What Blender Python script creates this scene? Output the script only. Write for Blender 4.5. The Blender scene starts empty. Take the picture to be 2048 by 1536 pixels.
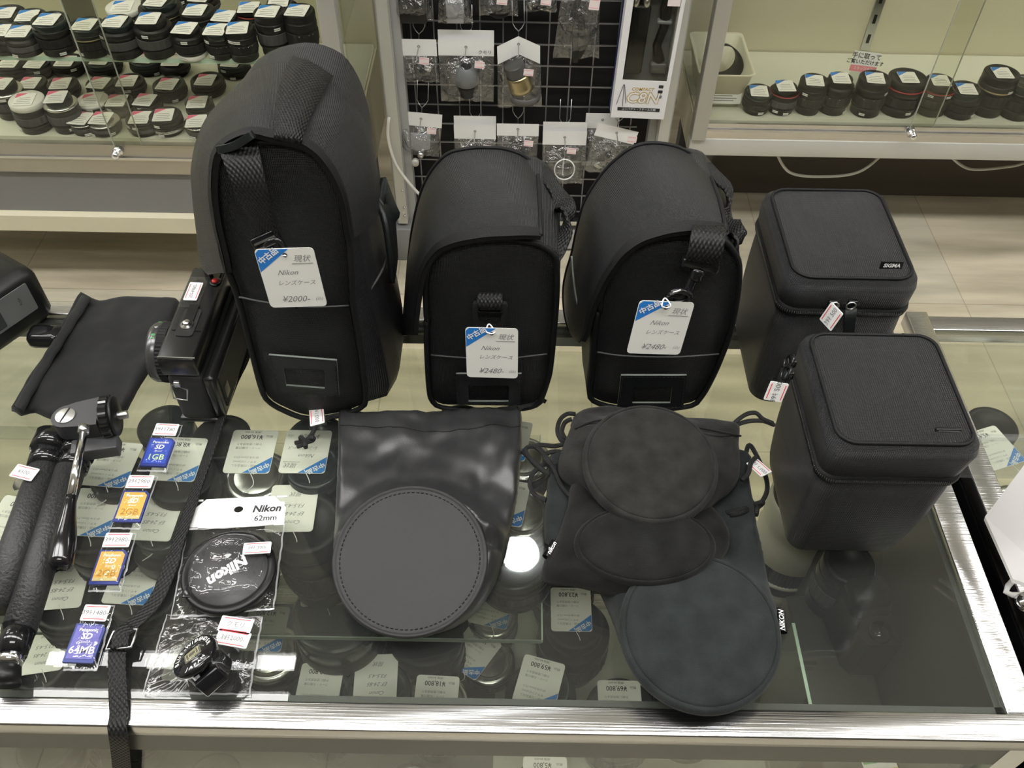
import bpy, math, random
from mathutils import Vector, Matrix, Euler, noise
sc = bpy.context.scene
COL = sc.collection
# ---------------------------------------------------------------- camera
FPX = 1790.0; PITCH = math.radians(48.5); ROLL = math.radians(1.0); CZ = 1.5
cam_d = bpy.data.cameras.new('camera'); cam = bpy.data.objects.new('camera', cam_d); COL.objects.link(cam)
cam_d.sensor_width = 36.0; cam_d.lens = 36.0 * FPX / 2048.0; cam_d.clip_start = 0.01; cam_d.clip_end = 50
_F = Vector((0, math.cos(PITCH), -math.sin(PITCH))); _U0 = Vector((0, math.sin(PITCH), math.cos(PITCH))); _R0 = Vector((1, 0, 0))
_R = _R0 * math.cos(ROLL) + _U0 * math.sin(ROLL); _U = _U0 * math.cos(ROLL) - _R0 * math.sin(ROLL)
cam.matrix_world = Matrix(((_R.x, _U.x, -_F.x, 0), (_R.y, _U.y, -_F.y, 0), (_R.z, _U.z, -_F.z, CZ), (0, 0, 0, 1)))
sc.camera = cam
# ---------------------------------------------------------------- view and world
sc.view_settings.view_transform = 'Standard'; sc.view_settings.look = 'None'
sc.view_settings.gamma = 1.0; sc.view_settings.exposure = 0.0; sc.view_settings.use_curve_mapping = False
W = bpy.data.worlds.new('world'); sc.world = W; W.use_nodes = True
W.node_tree.nodes['Background'].inputs[0].default_value = (1.0, 0.98, 0.93, 1)
W.node_tree.nodes['Background'].inputs[1].default_value = 0.6
LAMP = 20.5          # ceiling tube panels
# ---------------------------------------------------------------- measuring helpers (photo point -> place in the shop)
def _ray(px, py): return _F * FPX + _R * (px - 1024) - _U * (py - 768)
def P(px, py, z):
    d = _ray(px, py); t = (z - CZ) / d.z; return Vector((d.x * t, d.y * t, z))
def Q(px, py, y):
    d = _ray(px, py); t = y / d.y; return Vector((d.x * t, y, CZ + d.z * t))
ZT = 0.9            # counter glass top
# ---------------------------------------------------------------- materials
MATS = {}
def mat(name, col, rough=0.5, metal=0.0, spec=0.5, emit=0.0, bump=None, var=None, coat=0.0, sheen=0.0, aniso=0.0, coord='Object', alpha=1.0):
    if name in MATS: return MATS[name]
    m = bpy.data.materials.new(name); m.use_nodes = True; MATS[name] = m
    nt = m.node_tree; b = nt.nodes['Principled BSDF']
    c = (col[0], col[1], col[2], 1)
    b.inputs['Base Color'].default_value = c; b.inputs['Roughness'].default_value = rough
    b.inputs['Metallic'].default_value = metal; b.inputs['Specular IOR Level'].default_value = spec
    b.inputs['Coat Weight'].default_value = coat; b.inputs['Sheen Weight'].default_value = sheen
    if alpha < 1: b.inputs['Alpha'].default_value = alpha
    if emit > 0:
        b.inputs['Emission Color'].default_value = c; b.inputs['Emission Strength'].default_value = emit
    tc = nt.nodes.new('ShaderNodeTexCoord')
    def mapped(scale):
        mp = nt.nodes.new('ShaderNodeMapping'); nt.links.new(tc.outputs[coord], mp.inputs[0])
        mp.inputs['Scale'].default_value = scale if hasattr(scale, '__len__') else (scale,) * 3
        return mp
    if var:      # (scale, amount, detail)
        n = nt.nodes.new('ShaderNodeTexNoise'); nt.links.new(mapped(var[0]).outputs[0], n.inputs['Vector'])
        n.inputs['Scale'].default_value = 1; n.inputs['Detail'].default_value = var[2] if len(var) > 2 else 4
        r = nt.nodes.new('ShaderNodeValToRGB'); nt.links.new(n.outputs[0], r.inputs[0])
        r.color_ramp.elements[0].position = .3; r.color_ramp.elements[1].position = .7
        a = var[1]
        r.color_ramp.elements[0].color = tuple(max(0, x * (1 - a)) for x in col) + (1,)
        r.color_ramp.elements[1].color = tuple(min(1, x * (1 + a)) for x in col) + (1,)
        nt.links.new(r.outputs[0], b.inputs['Base Color'])
    if bump:     # (scale, distance, detail)
        n = nt.nodes.new('ShaderNodeTexNoise'); nt.links.new(mapped(bump[0]).outputs[0], n.inputs['Vector'])
        n.inputs['Scale'].default_value = 1; n.inputs['Detail'].default_value = bump[2] if len(bump) > 2 else 3
        bp = nt.nodes.new('ShaderNodeBump'); bp.inputs['Distance'].default_value = bump[1]; bp.inputs['Strength'].default_value = 1
        nt.links.new(n.outputs[0], bp.inputs['Height']); nt.links.new(bp.outputs[0], b.inputs['Normal'])
    return m
def mth(nt, op, a, b=None):
    n = nt.nodes.new('ShaderNodeMath'); n.operation = op
    for i, v in enumerate((a, b)):
        if v is None: continue
        if isinstance(v, (int, float)): n.inputs[i].default_value = v
        else: nt.links.new(v, n.inputs[i])
    return n.outputs[0]
def weave(name, col, pitch, depth, rough=0.45, ratio=1.0, diag=True, hi=2.2, spec=0.5):
    """woven cloth: threads follow the UV directions, UV in metres"""
    if name in MATS: return MATS[name]
    m = mat(name, col, rough, spec=spec); nt = m.node_tree; b = nt.nodes['Principled BSDF']
    uv = nt.nodes.new('ShaderNodeTexCoord'); sp = nt.nodes.new('ShaderNodeSeparateXYZ'); nt.links.new(uv.outputs['UV'], sp.inputs[0])
    u, v = sp.outputs[0], mth(nt, 'MULTIPLY', sp.outputs[1], ratio)
    k = 2 * math.pi / pitch
    if diag: a1, a2 = mth(nt, 'ADD', u, v), mth(nt, 'SUBTRACT', u, v)
    else: a1, a2 = u, v
    s1 = mth(nt, 'SINE', mth(nt, 'MULTIPLY', a1, k)); s2 = mth(nt, 'SINE', mth(nt, 'MULTIPLY', a2, k))
    h = mth(nt, 'ADD', mth(nt, 'MULTIPLY', mth(nt, 'MULTIPLY', s1, s2), .5), .5)
    bp = nt.nodes.new('ShaderNodeBump'); bp.inputs['Distance'].default_value = depth; bp.inputs['Strength'].default_value = 1
    nt.links.new(h, bp.inputs['Height']); nt.links.new(bp.outputs[0], b.inputs['Normal'])
    r = nt.nodes.new('ShaderNodeMix'); r.data_type = 'RGBA'
    r.inputs[6].default_value = tuple(x * .35 for x in col) + (1,); r.inputs[7].default_value = tuple(x * hi for x in col) + (1,)  # raised threads tinted brighter, gaps darker, to stand in for thread highlights
    nt.links.new(h, r.inputs[0]); nt.links.new(r.outputs[2], b.inputs['Base Color'])
    return m
def glassy(name, tint=(.93, .96, .93), rough=0.0, ior=1.5, gl=1.0, haze=0.0, bump=None, hazecol=(.8, .8, .8)):
    """thin clear sheet: see-through with real Fresnel reflection"""
    if name in MATS: return MATS[name]
    m = bpy.data.materials.new(name); m.use_nodes = True; MATS[name] = m; nt = m.node_tree
    for n in list(nt.nodes):
        if n.type != 'OUTPUT_MATERIAL': nt.nodes.remove(n)
    out = [n for n in nt.nodes if n.type == 'OUTPUT_MATERIAL'][0]
    tr = nt.nodes.new('ShaderNodeBsdfTransparent'); tr.inputs[0].default_value = tint + (1,)
    go = nt.nodes.new('ShaderNodeBsdfGlossy'); go.inputs['Roughness'].default_value = rough
    geo = nt.nodes.new('ShaderNodeNewGeometry'); dt = nt.nodes.new('ShaderNodeVectorMath'); dt.operation = 'DOT_PRODUCT'
    nt.links.new(geo.outputs['Incoming'], dt.inputs[0]); nt.links.new(geo.outputs['Normal'], dt.inputs[1])
    f0 = ((ior - 1) / (ior + 1)) ** 2
    sch = mth(nt, 'ADD', mth(nt, 'MULTIPLY', mth(nt, 'POWER', mth(nt, 'SUBTRACT', 1.0, mth(nt, 'ABSOLUTE', dt.outputs['Value'])), 5.0), 1 - f0), f0)
    fac = mth(nt, 'MINIMUM', mth(nt, 'MULTIPLY', sch, gl), .9)
    base = tr.outputs[0]
    if haze > 0:
        di = nt.nodes.new('ShaderNodeBsdfDiffuse'); di.inputs[0].default_value = hazecol + (1,)
        mx0 = nt.nodes.new('ShaderNodeMixShader'); mx0.inputs[0].default_value = haze
        nt.links.new(base, mx0.inputs[1]); nt.links.new(di.outputs[0], mx0.inputs[2]); base = mx0.outputs[0]
    mx = nt.nodes.new('ShaderNodeMixShader'); nt.links.new(fac, mx.inputs[0]); nt.links.new(base, mx.inputs[1]); nt.links.new(go.outputs[0], mx.inputs[2])
    if bump:
        tc = nt.nodes.new('ShaderNodeTexCoord'); n = nt.nodes.new('ShaderNodeTexNoise'); n.inputs['Scale'].default_value = bump[0]; n.inputs['Detail'].default_value = 3
        n.inputs['Distortion'].default_value = 1.5
        nt.links.new(tc.outputs['Object'], n.inputs['Vector'])
        bp = nt.nodes.new('ShaderNodeBump'); bp.inputs['Distance'].default_value = bump[1]; bp.inputs['Strength'].default_value = 1
        nt.links.new(n.outputs[0], bp.inputs['Height'])
        nt.links.new(bp.outputs[0], go.inputs['Normal']); nt.links.new(bp.outputs[0], dt.inputs[1])
    nt.links.new(mx.outputs[0], out.inputs[0]); return m
# ---------------------------------------------------------------- mesh collector
class MB:
    def __init__(s): s.v = []; s.f = []; s.mi = []; s.sm = []; s.uv = []; s.mats = []
    def mid(s, m):
        if m not in s.mats: s.mats.append(m)
        return s.mats.index(m)
    def add(s, verts, faces, m, uv=None, smooth=True, M=None):
        o = len(s.v); k = s.mid(m)
        s.v += [(M @ Vector(p)) if M else Vector(p) for p in verts]
        for i, f in enumerate(faces):
            s.f.append([o + j for j in f]); s.mi.append(k); s.sm.append(smooth)
            s.uv.append(uv[i] if uv else [(0, 0)] * len(f))
        return s
    def box(s, c, d, m, M=None, bev=0.0):
        cx, cy, cz = c; hx, hy, hz = d[0] / 2, d[1] / 2, d[2] / 2
        b = min(bev, hx * .98, hy * .98, hz * .98)
        if b <= 0:
            vs = [(cx + sx * hx, cy + sy * hy, cz + sz * hz) for sx in (-1, 1) for sy in (-1, 1) for sz in (-1, 1)]
            fs = [(0, 1, 3, 2), (4, 6, 7, 5), (0, 4, 5, 1), (2, 3, 7, 6), (0, 2, 6, 4), (1, 5, 7, 3)]
            uv = []
            for f in fs:
                pts = [vs[i] for i in f]; ax = [max(p[k] for p in pts) - min(p[k] for p in pts) for k in range(3)]
                keep = [k for k in range(3) if ax[k] > 1e-9][:2] or [0, 1]
                while len(keep) < 2: keep.append(0)
                uv.append([(p[keep[0]], p[keep[1]]) for p in pts])
            return s.add(vs, fs, m, uv, False, M)
        # rounded box as stacked rounded rectangles
        rings = []
        for (dz, ins) in ((-hz, b), (-hz + b * .3, b * .3), (-hz + b, 0), (hz - b, 0), (hz - b * .3, b * .3), (hz, b)):
            rings.append([(cx + x, cy + y, cz + dz) for x, y in rrect(hx - ins, hy - ins, max(b - ins * .5, .0002), 3)])
        return s.loft(rings, m, M=M, caps=True)
    def loft(s, rings, m, closed=True, caps=False, M=None, smooth=True, uvs=1.0, flip=False):
        n = len(rings[0]); k = n if closed else n - 1
        R = [[Vector(p) for p in r] for r in rings]
        best = max(range(len(R)), key=lambda i: sum((R[i][j] - R[i][j - 1]).length for j in range(1, n)))
        us = [0]
        for j in range(1, n + 1): us.append(us[-1] + (R[best][j % n] - R[best][j - 1]).length)
        vs = [0]
        for i in range(1, len(R)):
            vs.append(vs[-1] + sum((R[i][j] - R[i - 1][j]).length for j in range(0, n, max(1, n // 8))) / len(range(0, n, max(1, n // 8))))
        fs = []; uv = []
        for i in range(len(R) - 1):
            for j in range(k):
                a, b2 = i * n + j, i * n + (j + 1) % n; c, d = b2 + n, a + n
                u0, u1, v0, v1 = us[j] * uvs, us[j + 1] * uvs, vs[i] * uvs, vs[i + 1] * uvs
                if flip: fs.append((a, d, c, b2)); uv.append([(u0, v0), (u0, v1), (u1, v1), (u1, v0)])
                else: fs.append((a, b2, c, d)); uv.append([(u0, v0), (u1, v0), (u1, v1), (u0, v1)])
        if caps:
            for i, rev in ((0, True), (len(R) - 1, False)):
                f = list(range(i * n, i * n + n))
                if rev != flip: f = f[::-1]
                fs.append(tuple(f))
                nrm = (R[i][n // 3] - R[i][0]).cross(R[i][2 * n // 3] - R[i][0])
                ax = [abs(x) for x in nrm]; dr = ax.index(max(ax)); kk = [q for q in range(3) if q != dr]
                uv.append([(R[i][j - i * n][kk[0]], R[i][j - i * n][kk[1]]) for j in f])
        return s.add([p for r in R for p in r], fs, m, uv, smooth, M)
    def lathe(s, prof, m, n=40, M=None, smooth=True, caps=True):
        rings = [[(r * math.cos(2 * math.pi * j / n), r * math.sin(2 * math.pi * j / n), z) for j in range(n)] for r, z in prof]
        return s.loft(rings, m, caps=caps, M=M, smooth=smooth)
    def tube(s, path, r, m, n=8, M=None, closed=False):
        pts = [Vector(p) for p in path]; rings = []; up = Vector((0.13, 0.21, 1)).normalized(); N = len(pts)
        prev = None
        for i in range(N):
            if closed: t = pts[(i + 1) % N] - pts[i - 1]
            else: t = pts[min(i + 1, N - 1)] - pts[max(i - 1, 0)]
            t = t.normalized() if t.length > 1e-9 else Vector((0, 0, 1))
            a = (prev if prev else up); a = a - t * a.dot(t)
            if a.length < 1e-5: a = t.orthogonal()
            a.normalize(); prev = a; b = t.cross(a); rr = r(i / (N - 1)) if callable(r) else r
            rings.append([pts[i] + (a * math.cos(2 * math.pi * j / n) + b * math.sin(2 * math.pi * j / n)) * rr for j in range(n)])
        if closed: rings.append(rings[0])
        return s.loft(rings, m, caps=not closed, M=M)
    def ribbon(s, path, sides, w, t, m, M=None):
        """flat webbing: path points, side vectors, width, thickness"""
        rings = []; N = len(path); pts = [Vector(p) for p in path]
        for i in range(N):
            tg = (pts[min(i + 1, N - 1)] - pts[max(i - 1, 0)]).normalized()
            sd = Vector(sides[i] if isinstance(sides, list) else sides); sd = (sd - tg * sd.dot(tg)).normalized()
            nn = tg.cross(sd).normalized(); ww = w[i] if isinstance(w, list) else w
            rings.append([pts[i] + sd * a * ww / 2 + nn * b * t / 2 for a, b in ((-1, -1), (-.9, -1.0), (0, -1.1), (.9, -1), (1, -1), (1, 1), (.9, 1), (0, 1.1), (-.9, 1), (-1, 1))])
        return s.loft(rings, m, caps=True, M=M)
    def plate(s, outline, z0, z1, m, M=None, smooth=False):
        n = len(outline); vs = [(x, y, z0) for x, y in outline] + [(x, y, z1) for x, y in outline]
        fs = [tuple(range(n, 2 * n)), tuple(range(n - 1, -1, -1))] + [(i, (i + 1) % n, n + (i + 1) % n, n + i) for i in range(n)]
        uv = [[(vs[i][0], vs[i][1]) for i in f] for f in fs]
        return s.add(vs, fs, m, uv, smooth, M)
    def text(s, st, m, size, loc=(0, 0), M=None, z=0.0, align='LEFT', shear=0.0, ext=0.0, rot=0.0, bold=0.0, sx=1.0):
        vs, fs = text_geo(st, shear, bold, align)
        c, q = math.cos(rot), math.sin(rot)
        V2 = [(loc[0] + (x * sx * c - y * q) * size, loc[1] + (x * sx * q + y * c) * size, z) for x, y in vs]
        return s.add(V2, fs, m, None, False, M)
    def build(s, name, parent=None, world=True, origin=None):
        me = bpy.data.meshes.new(name); V_ = s.v
        o = bpy.data.objects.new(name, me); COL.objects.link(o)
        if parent is not None:
            o.parent = parent
            if world:
                inv = ROOTM[root_of(parent).name].inverted(); V_ = [inv @ p for p in V_]
        else:
            if origin is None:
                xs = [p.x for p in V_]; ys = [p.y for p in V_]; zs = [p.z for p in V_]
                origin = Vector(((min(xs) + max(xs)) / 2, (min(ys) + max(ys)) / 2, min(zs)))
            origin = Vector(origin); o.location = origin; V_ = [p - origin for p in V_]; ROOTM[o.name] = Matrix.Translation(origin)
        me.from_pydata([tuple(p) for p in V_], [], s.f)
        uvl = me.uv_layers.new(name='UVMap'); k = 0
        flat = [c for f in s.uv for q in f for c in q]
        uvl.data.foreach_set('uv', flat)
        me.polygons.foreach_set('material_index', s.mi); me.polygons.foreach_set('use_smooth', s.sm)
        for m in s.mats: me.materials.append(m)
        me.validate(clean_customdata=False); me.update(); return o
ROOTM = {}
def root_of(o):
    while o.parent: o = o.parent
    return o
def tag(o, label, cat, group=None, kind=None):
    if label: o['label'] = label
    if cat: o['category'] = cat
    if group: o['group'] = group
    if kind: o['kind'] = kind
    return o
def thing(name, label, cat, loc=(0, 0, 0), rz=0.0, group=None, R=None):
    o = bpy.data.objects.new(name, None); COL.objects.link(o); o.empty_display_size = .02
    M = Matrix.Translation(Vector(loc)) @ (R.to_4x4() if R is not None else Matrix.Rotation(rz, 4, 'Z'))
    o.matrix_world = M; ROOTM[o.name] = M.copy()
    return tag(o, label, cat, group)
def struct(name, mb): 
    o = mb.build(name); o['kind'] = 'structure'; return o
def rrect(hx, hy, r, n=4):
    out = []
    r = min(r, hx, hy)
    for cx, cy, a0 in ((hx - r, hy - r, 0), (-hx + r, hy - r, 90), (-hx + r, -hy + r, 180), (hx - r, -hy + r, 270)):
        for i in range(n + 1):
            a = math.radians(a0 + 90 * i / n); out.append((cx + r * math.cos(a), cy + r * math.sin(a)))
    return out
_TC = {}
def text_geo(st, shear=0.0, bold=0.0, align='LEFT'):
    key = (st, shear, bold, align)
    if key in _TC: return _TC[key]
    cu = bpy.data.curves.new('t', 'FONT'); cu.body = st; cu.size = 1.0; cu.shear = shear; cu.offset = bold; cu.align_x = align; cu.align_y = 'CENTER'; cu.resolution_u = 2
    cu.fill_mode = 'FRONT'
    ob = bpy.data.objects.new('t', cu); COL.objects.link(ob)
    me = bpy.data.meshes.new_from_object(ob)
    r = ([(v.co.x, v.co.y) for v in me.vertices], [tuple(p.vertices) for p in me.polygons])
    bpy.data.objects.remove(ob); bpy.data.meshes.remove(me); bpy.data.curves.remove(cu)
    _TC[key] = r; return r
def spline(pts, n, closed=False):
    """Catmull-Rom through points, resampled evenly to n points"""
    pts = [Vector(p) for p in pts]; N = len(pts); out = []
    segs = N if closed else N - 1
    for i in range(segs):
        g = (lambda k: pts[k % N]) if closed else (lambda k: pts[max(0, min(N - 1, k))])
        p0, p1, p2, p3 = g(i - 1), g(i), g(i + 1), g(i + 2)
        for j in range(12):
            t = j / 12
            out.append(.5 * ((2 * p1) + (p2 - p0) * t + (2 * p0 - 5 * p1 + 4 * p2 - p3) * t * t + (3 * p1 - p0 - 3 * p2 + p3) * t ** 3))
    out.append(pts[0] if closed else pts[-1])
    L = [0]
    for i in range(1, len(out)): L.append(L[-1] + (out[i] - out[i - 1]).length)
    res = []; k = 0; m = n if closed else n - 1
    for j in range(n):
        d = L[-1] * j / m
        while k < len(L) - 2 and L[k + 1] < d: k += 1
        f = (d - L[k]) / max(1e-12, L[k + 1] - L[k]); res.append(out[k].lerp(out[k + 1], min(1, max(0, f))))
    return res
def dense(poly, step, closed=True):
    out = []; N = len(poly)
    for i in range(N if closed else N - 1):
        p, q = Vector(poly[i]), Vector(poly[(i + 1) % N]); m = max(1, int((q - p).length / step))
        out += [p.lerp(q, k / m) for k in range(m)]
    return out
def fbm(x, y, z=0, s=1.0): return noise.noise(Vector((x * s, y * s, z)))
# ---------------------------------------------------------------- common materials
ALU = mat('brushed_aluminium', (.66, .65, .65), .21, 1.0, bump=((8, 900, 900), .0002, 2))
CHROME = mat('polished_chrome', (.8, .8, .82), .12, 1.0)
STEEL = mat('steel', (.62, .62, .62), .28, 1.0)
BLK = mat('black_plastic', (.007, .007, .0075), .38, spec=.35)
BLKG = mat('glossy_black_plastic', (.008, .008, .009), .12)
GASKET = mat('dark_gasket', (.045, .048, .045), .5)
CREAM = mat('cream_paint', (.62, .58, .43), .6)
GREYP = mat('grey_paint', (.36, .36, .35), .5)
PGREY = mat('plinth_grey', (.16, .155, .155), .6)
WHITE = mat('white_paper', (.80, .80, .79), .6)
TAGW = mat('tag_card', (.78, .77, .73), .55)
BLUE = mat('tag_blue', (.015, .19, .60), .5)
PINK = mat('tag_red_print', (.70, .12, .22), .5)
RED = mat('red_print', (.75, .06, .07), .5)
INK = mat('ink_black', (.02, .02, .022), .6)
PENCIL = mat('pencil_grey', (.20, .20, .20), .6); PRINTG = mat('print_grey', (.14, .14, .15), .6)
CASEGLASS = glassy('counter_glass', (.915, .930, .890), 0.0, 1.5, 1.0, haze=.012)
CABGLASS = glassy('cabinet_glass', (.96, .966, .93), 0.0, 1.5, .8)
FILM = glassy('clear_film', (.985, .988, .99), .04, 1.5, 1.25, haze=.006, bump=(20, .0035))
ACRYL = glassy('clear_acrylic', (.95, .96, .96), .03, 1.49, 1.0, haze=.05)
EDGEG = mat('green_glass_edge', (.50, .66, .55), .25); EDGED = mat('dull_glass_edge', (.16, .20, .17), .3)
# ---------------------------------------------------------------- room
def floor_mat():
    m = mat('floor_tile', (.6, .54, .42), .32); nt = m.node_tree; b = nt.nodes['Principled BSDF']
    tc = nt.nodes.new('ShaderNodeTexCoord')
    br = nt.nodes.new('ShaderNodeTexBrick'); mp = nt.nodes.new('ShaderNodeMapping'); nt.links.new(tc.outputs['Object'], mp.inputs[0])
    mp.inputs['Location'].default_value = (.29, .317, 0)
    nt.links.new(mp.outputs[0], br.inputs[0]); br.offset = 0.0; br.inputs['Scale'].default_value = 1; br.inputs['Brick Width'].default_value = .4655; br.inputs['Row Height'].default_value = .4655
    br.inputs['Mortar Size'].default_value = .0016; br.inputs['Mortar Smooth'].default_value = .3
    br.inputs['Color1'].default_value = (.58, .515, .40, 1); br.inputs['Color2'].default_value = (.50, .475, .39, 1); br.inputs['Mortar'].default_value = (.38, .33, .25, 1)
    mp2 = nt.nodes.new('ShaderNodeMapping'); nt.links.new(tc.outputs['Object'], mp2.inputs[0]); mp2.inputs['Scale'].default_value = (2.2, 16, 1)
    n = nt.nodes.new('ShaderNodeTexNoise'); n.inputs['Detail'].default_value = 6; n.inputs['Scale'].default_value = 1; nt.links.new(mp2.outputs[0], n.inputs['Vector'])
    r = nt.nodes.new('ShaderNodeValToRGB'); r.color_ramp.elements[0].color = (.58, .56, .50, 1); r.color_ramp.elements[1].color = (1.12, 1.1, 1.05, 1)
    r.color_ramp.elements[0].position = .3; r.color_ramp.elements[1].position = .65
    nt.links.new(n.outputs[0], r.inputs[0])
    x = nt.nodes.new('ShaderNodeMix'); x.data_type = 'RGBA'; x.blend_type = 'MULTIPLY'; x.inputs[0].default_value = .9
    nt.links.new(br.outputs[0], x.inputs[6]); nt.links.new(r.outputs[0], x.inputs[7]); nt.links.new(x.outputs[2], b.inputs['Base Color'])
    return m
FM = floor_mat()
struct('floor', MB().box((0, 1, -.05), (8, 9, .1), FM))
struct('ceiling', MB().box((0, 1, 2.85), (8, 9, .1), mat('ceiling_white', (.74, .74, .71), .8)))
WM = mat('wall_cream', (.55, .54, .49), .7); WD = mat('wall_dark_low_bounce', (.10, .10, .095), .8)
struct('wall_back', MB().box((0, 2.6, 1.4), (8, .1, 2.8), WM))
struct('wall_front', MB().box((0, -3.05, 1.4), (8, .1, 2.8), WD))  # unseen wall, darkened to cut bounce light on the case fronts
struct('wall_left', MB().box((-4.05, 1, 1.4), (.1, 9, 2.8), WM))
struct('wall_right', MB().box((4.05, 1, 1.4), (.1, 9, 2.8), WM))
def emis(name, col, e): return mat(name, col, .5, emit=e)
TUBE = emis('lit_tube', (1.0, .99, .965), LAMP)
def panel(x, y, w, d, label):
    t = thing('ceiling_lamp', label, 'ceiling lamp', (x, y, 2.8), group='ceiling lamps above the shop floor')
    f = MB(); 
    for sx, sy, ww, dd in ((0, d / 2 + .01, w + .04, .02), (0, -d / 2 - .01, w + .04, .02), (w / 2 + .01, 0, .02, d), (-w / 2 - .01, 0, .02, d)):
        f.box((sx, sy, -.02), (ww, dd, .04), WHITE)
    f.build('lamp_frame', t, world=False)
    MB().box((0, 0, -.012), (w, d, .016), TUBE).build('diffuser', t, world=False)
panel(-.99, 1.10, .76, .05, 'short white tube lamp over the left end of the counter, farther from the camera')
panel(-.99, .975, .76, .07, 'short white tube lamp over the left end of the counter, nearer the camera')
for x, y in ((-1.35, .42), (0, .42), (1.35, .42), (2.8, .42), (-2.9, .42), (0, -.6), (2.6, 1.7), (-2.7, 2.2), (-2.5, 1.4)):  # added unseen lamps outside the glass reflections, lighting tops more than fronts
    panel(x, y, 1.2, .25, 'added unseen long white ceiling tube lamp lighting the shop floor')
t = thing('downlight', 'round bright downlight reflected in the counter glass', 'ceiling lamp', (.035, 1.49, 2.8))
MB().lathe([(.14, 0), (.14, -.012), (.115, -.014), (.075, -.004)], WHITE, caps=False).build('rim', t, world=False)
MB().lathe([(.0, -.03), (.04, -.028), (.058, -.02), (.062, -.002)], emis('lit_bulb', (.95, .98, 1.0), 30.0), caps=False).build('bulb', t, world=False)
# ================================================================ glass counter
XL, XR, YF, YFI, YBI, YB = -1.5, .3405, .2203, .2396, .6088, .6280
CT = thing('display_counter', 'long glass topped shop counter with brushed aluminium edges and lenses inside', 'display counter', (-.3, .42, 0))
b = MB()
b.box(((XL + .362) / 2, (YF + YFI) / 2, .892), (.362 - XL, YFI - YF, .0165), ALU, bev=.0012).build('front_rail', CT)
MB().box(((XL + .362) / 2, (YBI + YB) / 2, .892), (.362 - XL, YB - YBI, .0165), ALU, bev=.0012).build('back_rail', CT)
MB().box((.35125, (YFI + YBI) / 2, .892), (.0215, YBI - YFI, .0165), ALU, bev=.001).build('side_rail', CT)
MB().box(((XL + XR) / 2, (YFI + YBI) / 2, .8965), (XR - XL - .0006, YBI - YFI - .0006, .006), CASEGLASS).build('glass_top', CT)
g = MB()
g.box(((XL + XR) / 2, .2432, .8915), (XR - XL, .0066, .004), GASKET)
g.box(((XL + XR) / 2, .606, .8915), (XR - XL, .005, .004), GASKET)
g.box((XR - .002, .42, .8915), (.004, .36, .004), GASKET)
g.build('gasket', CT)
# front below the rail: recessed band, then a sliding glass front
MB().box(((XL + .36) / 2, .2245, .868), (.36 - XL, .005, .031), mat('band_dark_metal', (.13, .13, .12), .35, .5)).build('front_band', CT)
MB().box(((XL + .34) / 2, .2300, .63), (.34 - XL, .004, .44), CASEGLASS).build('front_glass', CT)
MB().box(((XL + .34) / 2, .6180, .63), (.34 - XL, .004, .44), CASEGLASS).build('back_glass', CT)
k = MB()
k.box(((XL + .36) / 2, .6180, .3960), (.36 - XL, .018, .028), ALU)
k.box(((XL + .36) / 2, .6100, .878), (.36 - XL, .008, .012), STEEL)
k.build('sliding_track', CT)
p = MB()
for yy in (.228, .620): p.box((.352, yy, .45), (.018, .014, .87), CHROME)
p.build('corner_post', CT)
MB().box((.352, .424, .6), (.010, .37, .56), mat('side_board', (.045, .042, .036), .45)).build('side_panel', CT)
MB().box(((XL + .36) / 2, .424, .34), (.36 - XL, .39, .08), mat('deck_board', (.42, .42, .37), .5)).build('deck', CT)
bs = MB()
bs.box(((XL + .36) / 2, .424, .16), (.36 - XL, .37, .26), PGREY); bs.build('base_cabinet', CT)
# two shelves inside
MB().box(((XL + .030) / 2, .470, .7555), (.030 - XL, .23, .005), CASEGLASS).build('glass_shelf', CT)
sg = MB(); sg.box(((XL + .030) / 2, .3546, .7555), (.030 - XL, .0012, .0052), EDGED); sg.box((.0306, .470, .7555), (.0012, .23, .0052), EDGEG); sg.build('glass_shelf_edge', CT)
MB().box(((XL + .259) / 2, .356, .5955), (.259 - XL, .224, .009), mat('shelf_mat', (.46, .46, .40), .55)).build('lower_shelf', CT)
MB().box(((XL + .259) / 2, .4765, .596), (.259 - XL, .017, .012), ALU).build('lower_shelf_trim', CT)
dv = MB(); dv.box((.2556, .322, .680), (.0026, .104, .16), CASEGLASS); dv.build('glass_divider', CT)
MB().box((.2556, .322, .7605), (.0028, .104, .0012), EDGEG).build('divider_edge', CT)
RS = MB(); RS.box((.309, .340, .5465), (.068, .19, .307), mat('riser_black', (.03, .03, .028), .5), bev=.003); tag(RS.build('display_riser'), 'dark block standing at the right end inside the glass counter', 'display riser')
MB().box((.165, .424, .3865), (.36, .36, .012), mat('dark_velvet', (.035, .035, .032), .7)).build('dark_base_mat', CT)
# neighbouring counter on the right
NC = thing('display_counter', 'second glass counter starting beyond the narrow gap at the right edge', 'display counter', (1.0, .42, 0))
MB().box((.3915, .424, .892), (.0205, .42, .0165), ALU, bev=.001).build('side_rail', NC)
r_ = MB(); r_.box((1.1, .2300, .892), (1.4, .0195, .0165), ALU, bev=.001); r_.build('front_rail', NC)
MB().box((1.1, .6185, .892), (1.4, .0190, .0165), ALU, bev=.001).build('back_rail', NC)
MB().box((1.1, .424, .8965), (1.396, .3685, .006), CASEGLASS).build('glass_top', NC)
MB().box((.3850, .424, .44), (.007, .40, .88), BLKG).build('side_panel', NC)
MB().box((1.1, .424, .34), (1.4, .39, .08), mat('deck_board', (.42, .42, .37), .5)).build('deck', NC)
MB().box((1.1, .424, .16), (1.4, .37, .26), PGREY).build('base_cabinet', NC)
MB().box((1.1, .6180, .63), (1.4, .004, .48), CASEGLASS).build('back_glass', NC)
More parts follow.
